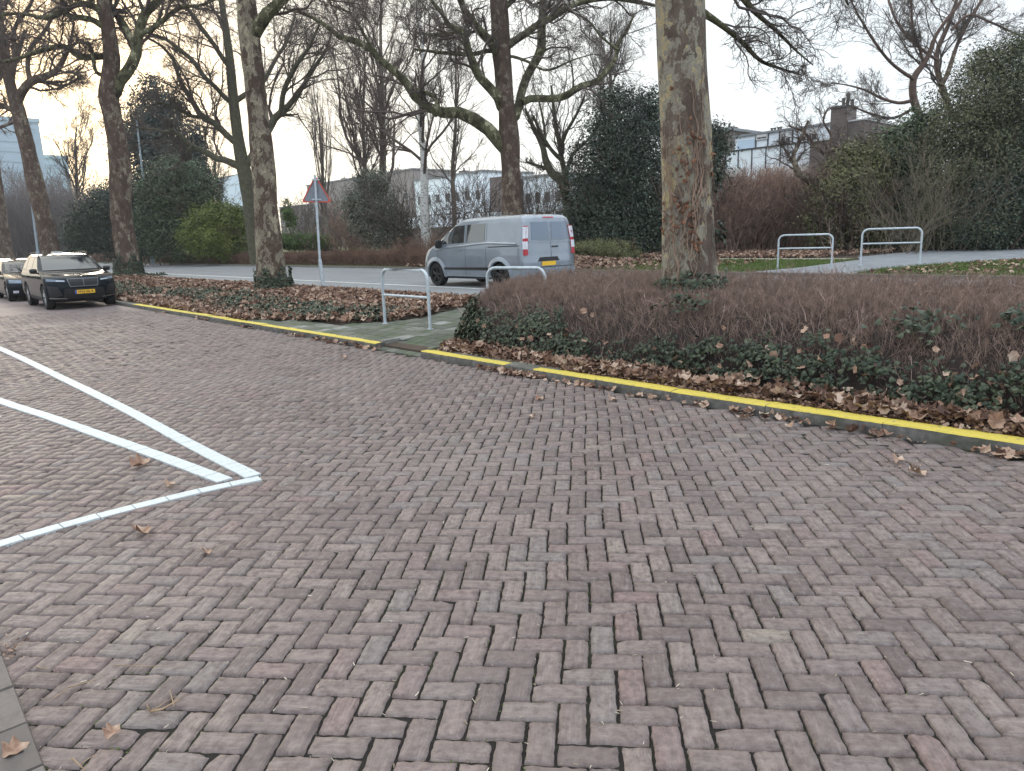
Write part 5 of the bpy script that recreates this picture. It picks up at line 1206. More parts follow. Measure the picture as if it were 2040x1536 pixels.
# near trunk: dead vines, rusty leaves and a ruff of ivy
def vines():
    rg = np.random.default_rng(151); base = np.array(e1.location); side = math.atan2(-1, .25)
    TP, TR = px_limb([(1376, 700, 66), (1376, 640, 60), (1377, 585, 56), (1373, 520, 51), (1370, 420, 48), (1366, 300, 47.5), (1360, 150, 45.5), (1355, 0, 45)], T1D, 60)
    zs = TP[:, 2]; Ps = []; Rs = []
    view = math.atan2(-TP[10][1], -TP[10][0])
    for i in range(22):
        z0 = rg.uniform(.9, 2.2); z1 = z0+rg.uniform(.5, 2.3); z1 = min(z1, 3.3+rg.random()*.3); a = view+rg.normal()*.55; K = 22; A = a+np.cumsum(rg.normal(size=K)*.055)+rg.normal()*.012*np.arange(K)
        z = np.linspace(z0, z1, K); cx = np.interp(z, zs, TP[:, 0]); cy = np.interp(z, zs, TP[:, 1]); r = np.interp(z, zs, TR)*1.03+.008
        Ps.append(np.stack([cx+r*np.cos(A), cy+r*np.sin(A), z], 1)); Rs.append(np.linspace(1, .45, K)*rg.uniform(.005, .010))
    P = np.array(Ps); Rr = np.array(Rs); g2 = grow(P, Rr, 5, .16, .7, rg, K=5, rr=.6, rmin=.002, wig=.1)
    # press the side shoots against the trunk
    for s in (g2[0],):
        cx = np.interp(s[..., 2], zs, TP[:, 0]); cy = np.interp(s[..., 2], zs, TP[:, 1]); r = np.interp(s[..., 2], zs, TR)*1.03+.006
        a = np.arctan2(s[..., 1]-cy, s[..., 0]-cx); s[..., 0] = cx+r*np.cos(a); s[..., 1] = cy+r*np.sin(a)
    link('dead_vines', tubes_mesh([(P, Rr), g2], base, plain('vine_wood', (.26, .18, .13), .85, var=.3, scale=3), (6, 4)), e1)
    n = 110; z = rg.uniform(.9, 3.6, n); a = view+rg.normal(size=n)*.9; z += np.where(rg.random(n) < .4, 0, 0)
    cl = rg.integers(0, 16, n); zc = rg.uniform(1.3, 3.5, 16); ac = view+rg.normal(size=16)*.85; z = zc[cl]+rg.normal(size=n)*.13; a = ac[cl]+rg.normal(size=n)*.13
    cx = np.interp(z, zs, TP[:, 0]); cy = np.interp(z, zs, TP[:, 1]); r = np.interp(z, zs, TR)*1.04+.015
    link('dead_ivy_leaves', leafmesh(np.stack([cx+r*np.cos(a), cy+r*np.sin(a), z], 1), np.stack([np.cos(a), np.sin(a), 0*a], 1), .055, IV, DEADR, base, 152, .7, .5, 1.5), e1)
    n = 230; z = .93+np.abs(rg.normal(size=n))*.10; a = view+rg.normal(size=n)*1.1; cx = np.interp(z, zs, TP[:, 0]); cy = np.interp(z, zs, TP[:, 1]); r = np.interp(z, zs, TR)*1.05+rg.uniform(.01, .10, n)
    P1 = np.stack([cx+r*np.cos(a), cy+r*np.sin(a), z], 1); N1 = np.stack([np.cos(a), np.sin(a), .5+0*a], 1)
    n = 60; z = np.r_[rg.normal(2.28, .10, 34), rg.normal(1.62, .10, 26)]; a = np.full(n, view+1.45)+rg.normal(size=n)*.08; cx = np.interp(z, zs, TP[:, 0]); cy = np.interp(z, zs, TP[:, 1]); r = np.interp(z, zs, TR)*1.05+rg.uniform(.02, .12, n)
    P2 = np.stack([cx+r*np.cos(a), cy+r*np.sin(a), z], 1); N2 = np.stack([np.cos(a), np.sin(a), .3+0*a], 1)
    link('ivy', leafmesh(np.vstack([P1, P2]), np.vstack([N1, N2]), .075, IV, IVYM, base, 153, .5, .6, 1.3), e1)
vines()

# single fallen leaves lying on the bricks
spots = [((280, 928), .17, 'curled dead leaf lying between the two white lines near their meeting point', 20), ((284, 1062), .15, 'crumpled tan leaf with a stalk just below the white cross line', 100),
 ((687, 714), .16, 'upright curled leaf alone on the bricks left of the kerb opening', 60), ((1075, 797), .12, 'small brown leaf on the bricks nearest below the grey kerb gap', 10),
 ((1060, 831), .10, 'tiny rusty leaf on the bricks farther below the grey kerb gap', 200), ((1790, 918), .11, 'pale tan flat leaf on the bricks at the right, farther from the dirt patch', 0),
 ((1828, 943), .13, 'dark crumpled leaf on the bricks at the right beside a dirt patch', 70), ((1480, 833), .13, 'curled leaf on the bricks just off the right yellow kerb', 130),
 ((1572, 850), .10, 'small flat leaf lying on the bricks right of the curled one by the kerb', 220), ((1298, 818), .06, 'very small leaf scrap on the bricks in front of the middle of the right kerb', 0),
 ((1220, 797), .13, 'leaf resting on the bricks against the gutter drift, left of centre of the right kerb', 30), ((340, 967), .10, 'pale leaf scrap right below the white diagonal line', 50),
 ((412, 1101), .08, 'pale leaf fragment on the bricks right of the crumpled stalked leaf', 90), ((30, 1500), .085, 'torn orange leaf at the bottom left corner on the grey slabs', 10),
 ((225, 1462), .07, 'shrivelled leaf tuft near the bottom left', 40), ((1655, 855), .10, 'leaf at the foot of the right kerb near the picture edge', 150)]
src = None
for q, ((x, y), s, lab, rot) in enumerate(spots):
    p = at_z(x, y, .012)
    if src is None or q % 4 == 0:
        rg = np.random.default_rng(900+q); v_, f_ = PL; v2 = v_.copy(); v2[:, 2] = v2[:, 2]*1.1+(.9+.6*rg.random())*(v2[:, 0]-.1)**2+.05*rg.normal(size=len(v2)); v2[:, 0] *= .78; v2[:, 2] -= v2[:, 2].min()
        me_ = mesh_np(v2, f_, DEAD, attrs={'rnd': ('POINT', 'FLOAT', np.full(len(v2), .55+.3*rg.random()))}); o = link('fallen_leaf', me_); src = o
    else: o = src.copy(); COL.objects.link(o)
    o.location = p; o.rotation_euler = (0, 0, R(rot)); o.scale = (s, s, s); tag(o, lab, 'fallen leaf', 'single dead leaves on the bricks')
STICK = plain('dry_stick', (.30, .21, .13), .8, var=.3, scale=20)
def stick(pts, r, lab, sub=0, rs=0):
    P = np.array([at_z(x, y, .012+dz) for x, y, dz in pts]); off = P.mean(0); off[2] = 0; mb = MB().tube(P-off, np.linspace(r, r*.5, len(P)), 6)
    rg = np.random.default_rng(rs)
    for _ in range(sub):
        i = rg.integers(0, len(P)-1); d = rg.normal(size=3)*.03; d[2] = abs(d[2])*.5; mb.tube([P[i]-off, P[i]-off+d], [r*.7, r*.3], 5)
    o = mb.build('fallen_twig', STICK, None, smooth=True); o.location = off; tag(o, lab, 'twig', 'dry twigs on the bricks')
stick([(300, 1418, 0), (325, 1412, .006), (345, 1400, .008), (358, 1392, .004)], .0045, 'forked dry twig lying at the lower left of the bricks', 6, 3)
stick([(143, 1510, 0), (158, 1524, .004), (170, 1534, 0)], .0035, 'short pale twig at the very bottom left edge', 1, 4)
stick([(228, 1325, 0), (300, 1327, .003), (369, 1327, 0)], .0018, 'long straight dry straw across the bricks at the lower left', 0, 5)
stick([(135, 1370, 0), (165, 1361, .006), (190, 1354, .002)], .0028, 'dark bent twig on the bricks left of the straw', 1, 6)
stick([(72, 1328, 0), (98, 1334, .003)], .003, 'little twig stub next to the dirt patch at the left edge', 0, 7)
# ================================================================== VEHICLES
def paint(name, col, metal=.6, rough=.28, coat=1.0):
    k = NT(name); k.b.inputs['Coat Weight'].default_value = coat; k.b.inputs['Coat Roughness'].default_value = .03
    f = k.noise(k.coord(), 2.5, 4); return k.fin(k.mix(k.mr(f, .35, .7), col, tuple(c*.86 for c in col)), rough, metal, .5 if metal else .14)
BLACKP = paint('dark_car_paint', (.010, .014, .018), .0, .08, .0)
SILVER = paint('van_silver_paint', (.24, .275, .31), .3, .24)
PALEP = paint('pale_car_paint', (.42, .44, .44), .5, .3)
k = NT('car_glass'); GLASS = k.fin((.012, .016, .02), .03, 0, .9); k.b.inputs['IOR'].default_value = 1.5
GLASS_L = NT('van_glass'); GLASS_L.b.inputs['IOR'].default_value = 1.8; GLASS_L = GLASS_L.fin((.03, .035, .035), .04, 0, 1.0)
PLAST = plain('black_plastic', (.014, .014, .015), .55, var=.1)
RUB = plain('tyre_rubber', (.013, .013, .013), .85, var=.2)
RIM = plain('alloy_rim', (.34, .35, .36), .3, .8, var=.08)
GRF = plain('dark_grille_frame', (.16, .165, .17), .3, .8, var=.05)
CHROME = plain('bright_trim', (.55, .56, .57), .15, 1.0, var=.05)
LENS = plain('headlight_lens', (.13, .17, .21), .08, .3, var=.15, spec=.8)
LENSW = plain('lamp_white', (.62, .62, .66), .25, var=.08)
LENSR = plain('lamp_red', (.42, .03, .04), .25, var=.12)
YEL = plain('plate_yellow', (.78, .46, .03), .45, var=.05)
BLU = plain('plate_blue', (.02, .09, .38), .45, var=.05)
BLK = plain('plate_lettering', (.015, .015, .015), .6, var=.05)
ROOFW = plain('pale_roof_box', (.62, .62, .58), .4, var=.06)

class Car:
    """body made of level slices: height, front x, rear x, half width, front corner depth, rear corner depth"""
    def __init__(s, rows, up=4):
        s.rows = np.array(rows, float); s.z = s.rows[:, 0]
    def at(s, z, c): return np.interp(z, s.z, s.rows[:, c])
    def xf(s, y, z): return s.at(z, 1)+s.at(z, 4)*np.abs(np.clip(y/s.at(z, 3), -1, 1))**3.2
    def xr(s, y, z): return s.at(z, 2)-s.at(z, 5)*np.abs(np.clip(y/s.at(z, 3), -1, 1))**5
    def ys(s, x, z):                     # side surface half width at x
        return s.at(z, 3)-.02*np.abs((x-2.4)/2.4)**4
    def mesh(s, wheels, mat, parent, zmin=None, off=None):
        zz = []
        for a, b in zip(s.z[:-1], s.z[1:]): zz += list(np.linspace(a, b, 5)[:-1])
        zz.append(s.z[-1]); zz = np.array(zz); nf = 18; ns = 30; V = []
        for z in zz:
            w = s.at(z, 3); th = np.sin(np.linspace(-math.pi/2, math.pi/2, nf)); yf = w*th; f = [(s.xf(y, z), y, z) for y in yf]
            x0, x1 = s.xf(w, z), s.xr(w, z); sr = [(x, w-(w-s.ys(x, z)), z) for x in np.linspace(x0, x1, ns)[1:-1]]; rr = [(s.xr(y, z), y, z) for y in yf[::-1]]; sl = [(x, -s.ys(x, z), z) for x in np.linspace(x1, x0, ns)[1:-1]]
            V.append(f+sr+rr+sl)
        m = len(V[0]); V = np.array(V); n = len(zz)
        F = [(i*m+j, i*m+(j+1) % m, (i+1)*m+(j+1) % m, (i+1)*m+j) for i in range(n-1) for j in range(m)]
        bm = bmesh.new(); vs = [bm.verts.new(p) for p in V.reshape(-1, 3)]
        for f in F: bm.faces.new([vs[a] for a in f])
        # bottom and crowned top
        bm.faces.new([vs[j] for j in range(m)][::-1])
        top = V[-1]; cx = (top[:, 0].min()+top[:, 0].max())/2; prev = [vs[(n-1)*m+j] for j in range(m)]
        for t, dz in ((.75, .012), (.4, .022)):
            ring = [bm.verts.new((cx+(p[0]-cx)*t, p[1]*t, p[2]+dz)) for p in top]
            for j in range(m): bm.faces.new([prev[j], prev[(j+1) % m], ring[(j+1) % m], ring[j]])
            prev = ring
        bm.faces.new(prev)
        for f in bm.faces: f.smooth = True
        for e in bm.edges:
            if e.calc_face_angle(0) > .75: e.smooth = False
        me = bpy.data.meshes.new('body'); bm.to_mesh(me); bm.free(); me.materials.append(mat); me.materials.append(PLAST)
        o = link('body', me, parent)
        # wheel wells
        mb = MB()
        for (x, y, r) in wheels:
            sg = 1 if y > 0 else -1; ya, yb = sorted((y+sg*.30, y-sg*.24)); N = 36; c = [(x+(r+.045)*math.cos(a), r+(r+.045)*math.sin(a)) for a in np.linspace(0, 2*math.pi, N, endpoint=False)]
            mb.prism(c, 'y', ya, yb)
        cut = mb.build('cutter', PLAST); bm = bmesh.new(); bm.from_mesh(cut.data); bmesh.ops.recalc_face_normals(bm, faces=bm.faces[:]); bm.to_mesh(cut.data); bm.free()
        bm = bmesh.new(); bm.from_mesh(o.data); bmesh.ops.recalc_face_normals(bm, faces=bm.faces[:]); bm.to_mesh(o.data); bm.free()
        cut.parent = parent
        md = o.modifiers.new('wells', 'BOOLEAN'); md.operation = 'DIFFERENCE'; md.object = cut; md.solver = 'EXACT'
        try: md.material_mode = 'TRANSFER'
        except Exception: pass
        bpy.context.view_layer.update(); dg = bpy.context.evaluated_depsgraph_get(); new = bpy.data.meshes.new_from_object(o.evaluated_get(dg)); o.modifiers.clear(); o.data = new; new.name = 'body'
        bpy.data.objects.remove(cut); s.o = o; s.p = parent
        return o
    # panels laid on the skin
    def panel(s, name, fn, quad, mat, nu=14, nv=8, parent=None, thick=.006, smooth=True, lift=.004):
        """quad: 4 corners (a,b) in the surface's own coordinates, fn(a,b)->point, lifted outwards"""
        q = np.array(quad, float); P = np.zeros((nu, nv, 3))
        for i, u in enumerate(np.linspace(0, 1, nu)):
            for j, v in enumerate(np.linspace(0, 1, nv)):
                ab = q[0]*(1-u)*(1-v)+q[1]*u*(1-v)+q[2]*u*v+q[3]*(1-u)*v; P[i, j] = fn(*ab)
        N = np.cross(np.gradient(P, axis=0), np.gradient(P, axis=1)); N /= np.linalg.norm(N, axis=2, keepdims=True)+1e-9
        c = np.array([2.4, 0, .7])
        if ((P-c)*N).sum() < 0: N = -N
        T, B = P+N*(lift+thick), P-N*.012
        V = np.concatenate([T.reshape(-1, 3), B.reshape(-1, 3)]); M = nu*nv; F = []
        for i in range(nu-1):
            for j in range(nv-1):
                a = i*nv+j; F.append((a, a+nv, a+nv+1, a+1))
        rim = [i*nv for i in range(nu)]+[(nu-1)*nv+j for j in range(1, nv)]+[i*nv+nv-1 for i in range(nu-2, -1, -1)]+[j for j in range(nv-2, 0, -1)]
        F += [(rim[i], rim[(i+1) % len(rim)], rim[(i+1) % len(rim)]+M, rim[i]+M) for i in range(len(rim))]
        o = MB().add(V, F).build(name, mat, parent or s.p, smooth=False, auto=.6)
        return o
    def S(s, sg): return lambda x, z: np.array([x, sg*s.ys(x, z), z])
    def Fr(s): return lambda y, z: np.array([s.xf(y, z), y, z])
    def Re(s): return lambda y, z: np.array([s.xr(y, z), y, z])
def wheel(parent, x, y, r, w=.235, spokes=5, dark=False):
    sg = 1 if y > 0 else -1; e = empty('wheel', (x, y, r)); e.parent = parent
    N = 40; prof = [(r*.66, -w/2), (r*.93, -w/2), (r, -w*.36), (r, w*.36), (r*.93, w/2), (r*.66, w/2)]
    V = []; m = len(prof)
    for a in np.linspace(0, 2*math.pi, N, endpoint=False):
        for rr, yy in prof: V.append((rr*math.cos(a), yy, rr*math.sin(a)))
    F = [(i*m+j, i*m+(j+1) % m, ((i+1) % N)*m+(j+1) % m, ((i+1) % N)*m+j) for i in range(N) for j in range(m)]
    MB().add(V, F).build('tyre', RUB, e, auto=.5)
    mb = MB(); ro = r*.66; yo = sg*(w/2-.02)
    V = []; prof = [(ro, yo), (ro*.93, yo), (ro*.90, yo-sg*.10), (ro*.2, yo-sg*.10)]; m = 4
    for a in np.linspace(0, 2*math.pi, N, endpoint=False):
        for rr, yy in prof: V.append((rr*math.cos(a), yy, rr*math.sin(a)))
    mb.add(V, [(i*m+j, i*m+j+1, ((i+1) % N)*m+j+1, ((i+1) % N)*m+j) for i in range(N) for j in range(m-1)])
    for k_ in range(spokes):
        for da in (-.12, .12):
            a = k_*2*math.pi/spokes+.3; c0, s0 = math.cos(a+da*1.6), math.sin(a+da*1.6); mb.tube([(ro*.18*math.cos(a), yo-sg*.03, ro*.18*math.sin(a)), (ro*.95*c0, yo-sg*.01, ro*.95*s0)], [.032, .022], 6)
    mb.tube([(0, yo-sg*.09, 0), (0, yo-sg*.005, 0)], .06, 12)
    mb.build('rim', PLAST if dark else RIM, e, auto=.5)
    return e
def plate(parent, fn, yc, zc, wdt=.52, hgt=.11, text=None, face=-1, xoff=.02):
    p = fn(yc, zc); x = p[0]+face*xoff; e = MB().box((x-.006, yc-wdt/2, zc-hgt/2), (x+.006, yc+wdt/2, zc+hgt/2)).build('number_plate', YEL, parent)
    sgn = -face
    if text:
        yl = yc+wdt/2-.045 if face > 0 else yc-wdt/2+.0
        # blue band at the reader's left: reader looks along +x when face=-1
        ya = (yc+wdt/2-.045, yc+wdt/2) if face < 0 else (yc-wdt/2, yc-wdt/2+.045)
        MB().box((x+face*.0065-.003, ya[0], zc-hgt/2), (x+face*.0065+.003, ya[1], zc+hgt/2)).build('blue_band', BLU, e)
        cu = bpy.data.curves.new('plate_text', 'FONT'); cu.body = text; cu.size = .098; cu.extrude = .0015; cu.align_x = 'CENTER'; cu.align_y = 'CENTER'; cu.space_character = 1.08; cu.offset = .002
        t = bpy.data.objects.new('t', cu); COL.objects.link(t); t.rotation_euler = (R(90), 0, R(-90) if face < 0 else R(90)); t.location = (x+face*.0085, yc-.022*(1 if face < 0 else -1), zc)
        bpy.context.view_layer.update(); dg = bpy.context.evaluated_depsgraph_get(); me = bpy.data.meshes.new_from_object(t.evaluated_get(dg)); me.transform(t.matrix_world); me.materials.clear(); me.materials.append(BLK); bpy.data.objects.remove(t)
        link('plate_lettering', me, e)
    return e
def mirror(c, sg, x, z, mat, sz=(.12, .20, .15)):
    y = sg*(c.at(z, 3)+.10); mb = MB(); rg = np.linspace(0, 2*math.pi, 16, endpoint=False)
    V = []; 
    for i, (t, sc_) in enumerate(((-1, .35), (-.7, .8), (-.1, 1), (.6, .95), (.9, .8))):
        for a in rg: V.append((x+t*sz[0]*.5, y+sz[1]*.5*sc_*np.sign(math.cos(a))*abs(math.cos(a))**.6, z+.05+sz[2]*.5*sc_*np.sign(math.sin(a))*abs(math.sin(a))**.6))
    F = [(i*16+j, i*16+(j+1) % 16, (i+1)*16+(j+1) % 16, (i+1)*16+j) for i in range(4) for j in range(16)]+[tuple(range(16)), tuple(64+j for j in range(16))[::-1]]
    mb.add(V, F); mb.tube([(x+.03, sg*(c.at(z, 3)-.05), z-.01), (x, y, z)], .022, 8); return mb.build('mirror', mat, c.p, auto=.7)

# ---- dark sport utility car
SUVR = [(.20, .42, 4.30, .80, .20, .10), (.27, .12, 4.44, .88, .34, .16), (.42, .03, 4.50, .915, .42, .2), (.62, .0, 4.50, .925, .46, .2), (.80, .02, 4.48, .925, .48, .22), (.90, .08, 4.46, .92, .48, .24), (.965, .24, 4.44, .915, .46, .26), (1.02, .62, 4.42, .905, .30, .28),
        (1.075, 1.12, 4.40, .885, .16, .28), (1.10, 1.22, 4.39, .87, .15, .28), (1.30, 1.60, 4.30, .80, .14, .26), (1.48, 1.97, 4.16, .725, .13, .25), (1.56, 2.18, 4.02, .68, .14, .25), (1.60, 2.42, 3.90, .62, .15, .25), (1.615, 2.65, 3.7, .52, .2, .2)]
def suv(e):
    c = Car(SUVR); W = [(.84, .80, .36), (.84, -.80, .36), (3.54, .80, .36), (3.54, -.80, .36)]; c.mesh([(x, y, r) for x, y, r in W], BLACKP, e)
    for x, y, r in W: wheel(e, x, y, r, dark=False)
    for sg in (1, -1):
        c.panel('side_window', c.S(sg), [(1.52, 1.13), (2.45, 1.13), (2.45, 1.50), (2.06, 1.47)], GLASS, lift=.003)
        c.panel('side_window', c.S(sg), [(2.50, 1.13), (3.42, 1.15), (3.36, 1.50), (2.50, 1.50)], GLASS, lift=.003)
        c.panel('side_window', c.S(sg), [(3.47, 1.16), (3.95, 1.22), (3.70, 1.47), (3.42, 1.50)], GLASS, lift=.003)
        c.panel('sill_trim', c.S(sg), [(1.25, .25), (3.12, .25), (3.12, .37), (1.25, .35)], CHROME if False else PLAST, lift=.006)
        for xa in (2.20, 3.05): c.panel('door_handle', c.S(sg), [(xa, .92), (xa+.22, .925), (xa+.22, .955), (xa, .95)], BLACKP, nu=6, nv=3, lift=.022)
        mb = MB().tube([(2.15, sg*.665, 1.585), (2.6, sg*.665, 1.655), (3.6, sg*.655, 1.645), (3.95, sg*.63, 1.57)], .016, 8); mb.build('roof_rail', PLAST, e, auto=.6)
        h = c.panel('headlight', c.Fr(), [(sg*.46, .80), (sg*.87, .83), (sg*.86, .905), (sg*.46, .845)], LENS, nu=12, nv=5, lift=.004)
        c.panel('light_strip', c.Fr(), [(sg*.47, .815), (sg*.66, .825), (sg*.66, .84), (sg*.47, .83)], LENSW, nu=6, nv=3, lift=.012, parent=h)
        c.panel('air_intake', c.Fr(), [(sg*.56, .40), (sg*.86, .34), (sg*.87, .70), (sg*.66, .66)], PLAST, nu=8, nv=6, lift=.003)
        c.panel('intake_blade', c.Fr(), [(sg*.45, .315), (sg*.84, .33), (sg*.86, .36), (sg*.45, .335)], CHROME, nu=8, nv=3, lift=.012)
        c.panel('tail_light', c.Re(), [(sg*.45, .92), (sg*.86, .90), (sg*.85, 1.02), (sg*.45, 1.02)], LENSR, nu=8, nv=4)
        mirror(c, sg, 1.45, 1.07, PLAST)
    c.panel('windscreen', c.Fr(), [(-.76, 1.125), (.76, 1.125), (.63, 1.535), (-.63, 1.535)], GLASS, nu=20, nv=10, lift=.004)
    c.panel('rear_window', c.Re(), [(-.66, 1.15), (.66, 1.15), (.56, 1.50), (-.56, 1.50)], GLASS, nu=10, nv=6)
    c.panel('lower_grille', c.Fr(), [(-.56, .30), (.56, .30), (.50, .60), (-.50, .60)], PLAST, nu=16, nv=5, lift=.004)
    g_ = c.panel('grille_frame', c.Fr(), [(-.36, .655), (.36, .655), (.41, .885), (-.41, .885)], GRF, nu=16, nv=6, lift=.006)
    c.panel('grille_bars', c.Fr(), [(-.345, .672), (-.008, .672), (-.008, .870), (-.39, .870)], PLAST, nu=10, nv=6, lift=.012, parent=g_)
    c.panel('grille_bars', c.Fr(), [(.008, .672), (.345, .672), (.39, .870), (.008, .870)], PLAST, nu=10, nv=6, lift=.012, parent=g_)
    p = c.xf(0, .945); MB().tube([(p+.02, 0, .935), (p-.012, 0, .93)], .04, 20).build('bonnet_emblem', CHROME, e)
    plate(e, c.Fr(), 0, .50, text='HVJ-56-R')
    MB().box((2.9, -.12, 1.622), (3.3, .12, 1.685)).build('roof_box', ROOFW, e)
    return c
XSU = -24.15
e = empty('parked_car', (XSU, 4.93, 0), 'dark sport utility car parked nose towards the camera at the kerb, yellow plate HVJ-56-R', 'car', 'cars parked along the kerb', math.pi)
suv(e)
SEDR = [(.16, .40, 4.50, .80, .22, .10), (.22, .12, 4.80, .88, .40, .16), (.36, .03, 4.88, .92, .46, .2), (.52, .0, 4.90, .93, .50, .2), (.66, .03, 4.90, .93, .50, .2), (.74, .12, 4.88, .925, .50, .24), (.80, .32, 4.87, .92, .42, .26), (.87, .80, 4.86, .91, .25, .28),
        (.935, 1.30, 4.85, .89, .16, .28), (.96, 1.42, 4.84, .875, .15, .28), (1.12, 1.82, 4.72, .81, .14, .26), (1.30, 2.28, 4.50, .735, .13, .25), (1.39, 2.60, 4.2, .67, .14, .25), (1.43, 2.85, 4.0, .60, .15, .25), (1.445, 3.05, 3.8, .5, .2, .2)]
def sedan(e, mat):
    c = Car(SEDR); W = [(.88, .81, .335), (.88, -.81, .335), (3.84, .81, .335), (3.84, -.81, .335)]; c.mesh(W, mat, e)
    for x, y, r in W: wheel(e, x, y, r)
    for sg in (1, -1):
        c.panel('side_window', c.S(sg), [(1.80, .98), (2.75, .98), (2.75, 1.33), (2.42, 1.31)], GLASS, lift=.003)
        c.panel('side_window', c.S(sg), [(2.80, .98), (3.75, 1.0), (3.65, 1.33), (2.80, 1.34)], GLASS, lift=.003)
        c.panel('headlight', c.Fr(), [(sg*.40, .62), (sg*.87, .64), (sg*.86, .755), (sg*.44, .715)], LENSW if False else LENS, nu=12, nv=5, lift=.005)
        c.panel('fog_light', c.Fr(), [(sg*.66, .30), (sg*.80, .30), (sg*.80, .38), (sg*.66, .38)], LENSW, nu=4, nv=4, lift=.006)
        for xa in (2.45, 3.35): c.panel('door_handle', c.S(sg), [(xa, .80), (xa+.2, .80), (xa+.2, .83), (xa, .83)], mat, nu=6, nv=3, lift=.02)
        mirror(c, sg, 1.75, .95, PLAST)
    c.panel('windscreen', c.Fr(), [(-.78, .98), (.78, .98), (.64, 1.345), (-.64, 1.345)], GLASS, nu=20, nv=10, lift=.004)
    c.panel('rear_window', c.Re(), [(-.66, 1.0), (.66, 1.0), (.56, 1.33), (-.56, 1.33)], GLASS, nu=10, nv=6)
    c.panel('lower_grille', c.Fr(), [(-.55, .24), (.55, .24), (.50, .40), (-.50, .40)], PLAST, nu=14, nv=4, lift=.004)
    c.panel('grille', c.Fr(), [(-.34, .56), (.34, .56), (.34, .72), (-.34, .72)], PLAST, nu=14, nv=4, lift=.006)
    return c
e = empty('parked_car', (XSU-5.9, 4.80, 0), 'low black saloon car parked directly behind the sport utility car', 'car', 'cars parked along the kerb', math.pi)
c = sedan(e, BLACKP); plate(e, c.Fr(), 0, .47)
e = empty('parked_car', (XSU-12.4, 4.70, 0), 'pale roofed car at the left picture edge, third in the parked row', 'car', 'cars parked along the kerb', math.pi)
c = sedan(e, PALEP); plate(e, c.Fr(), 0, .47)

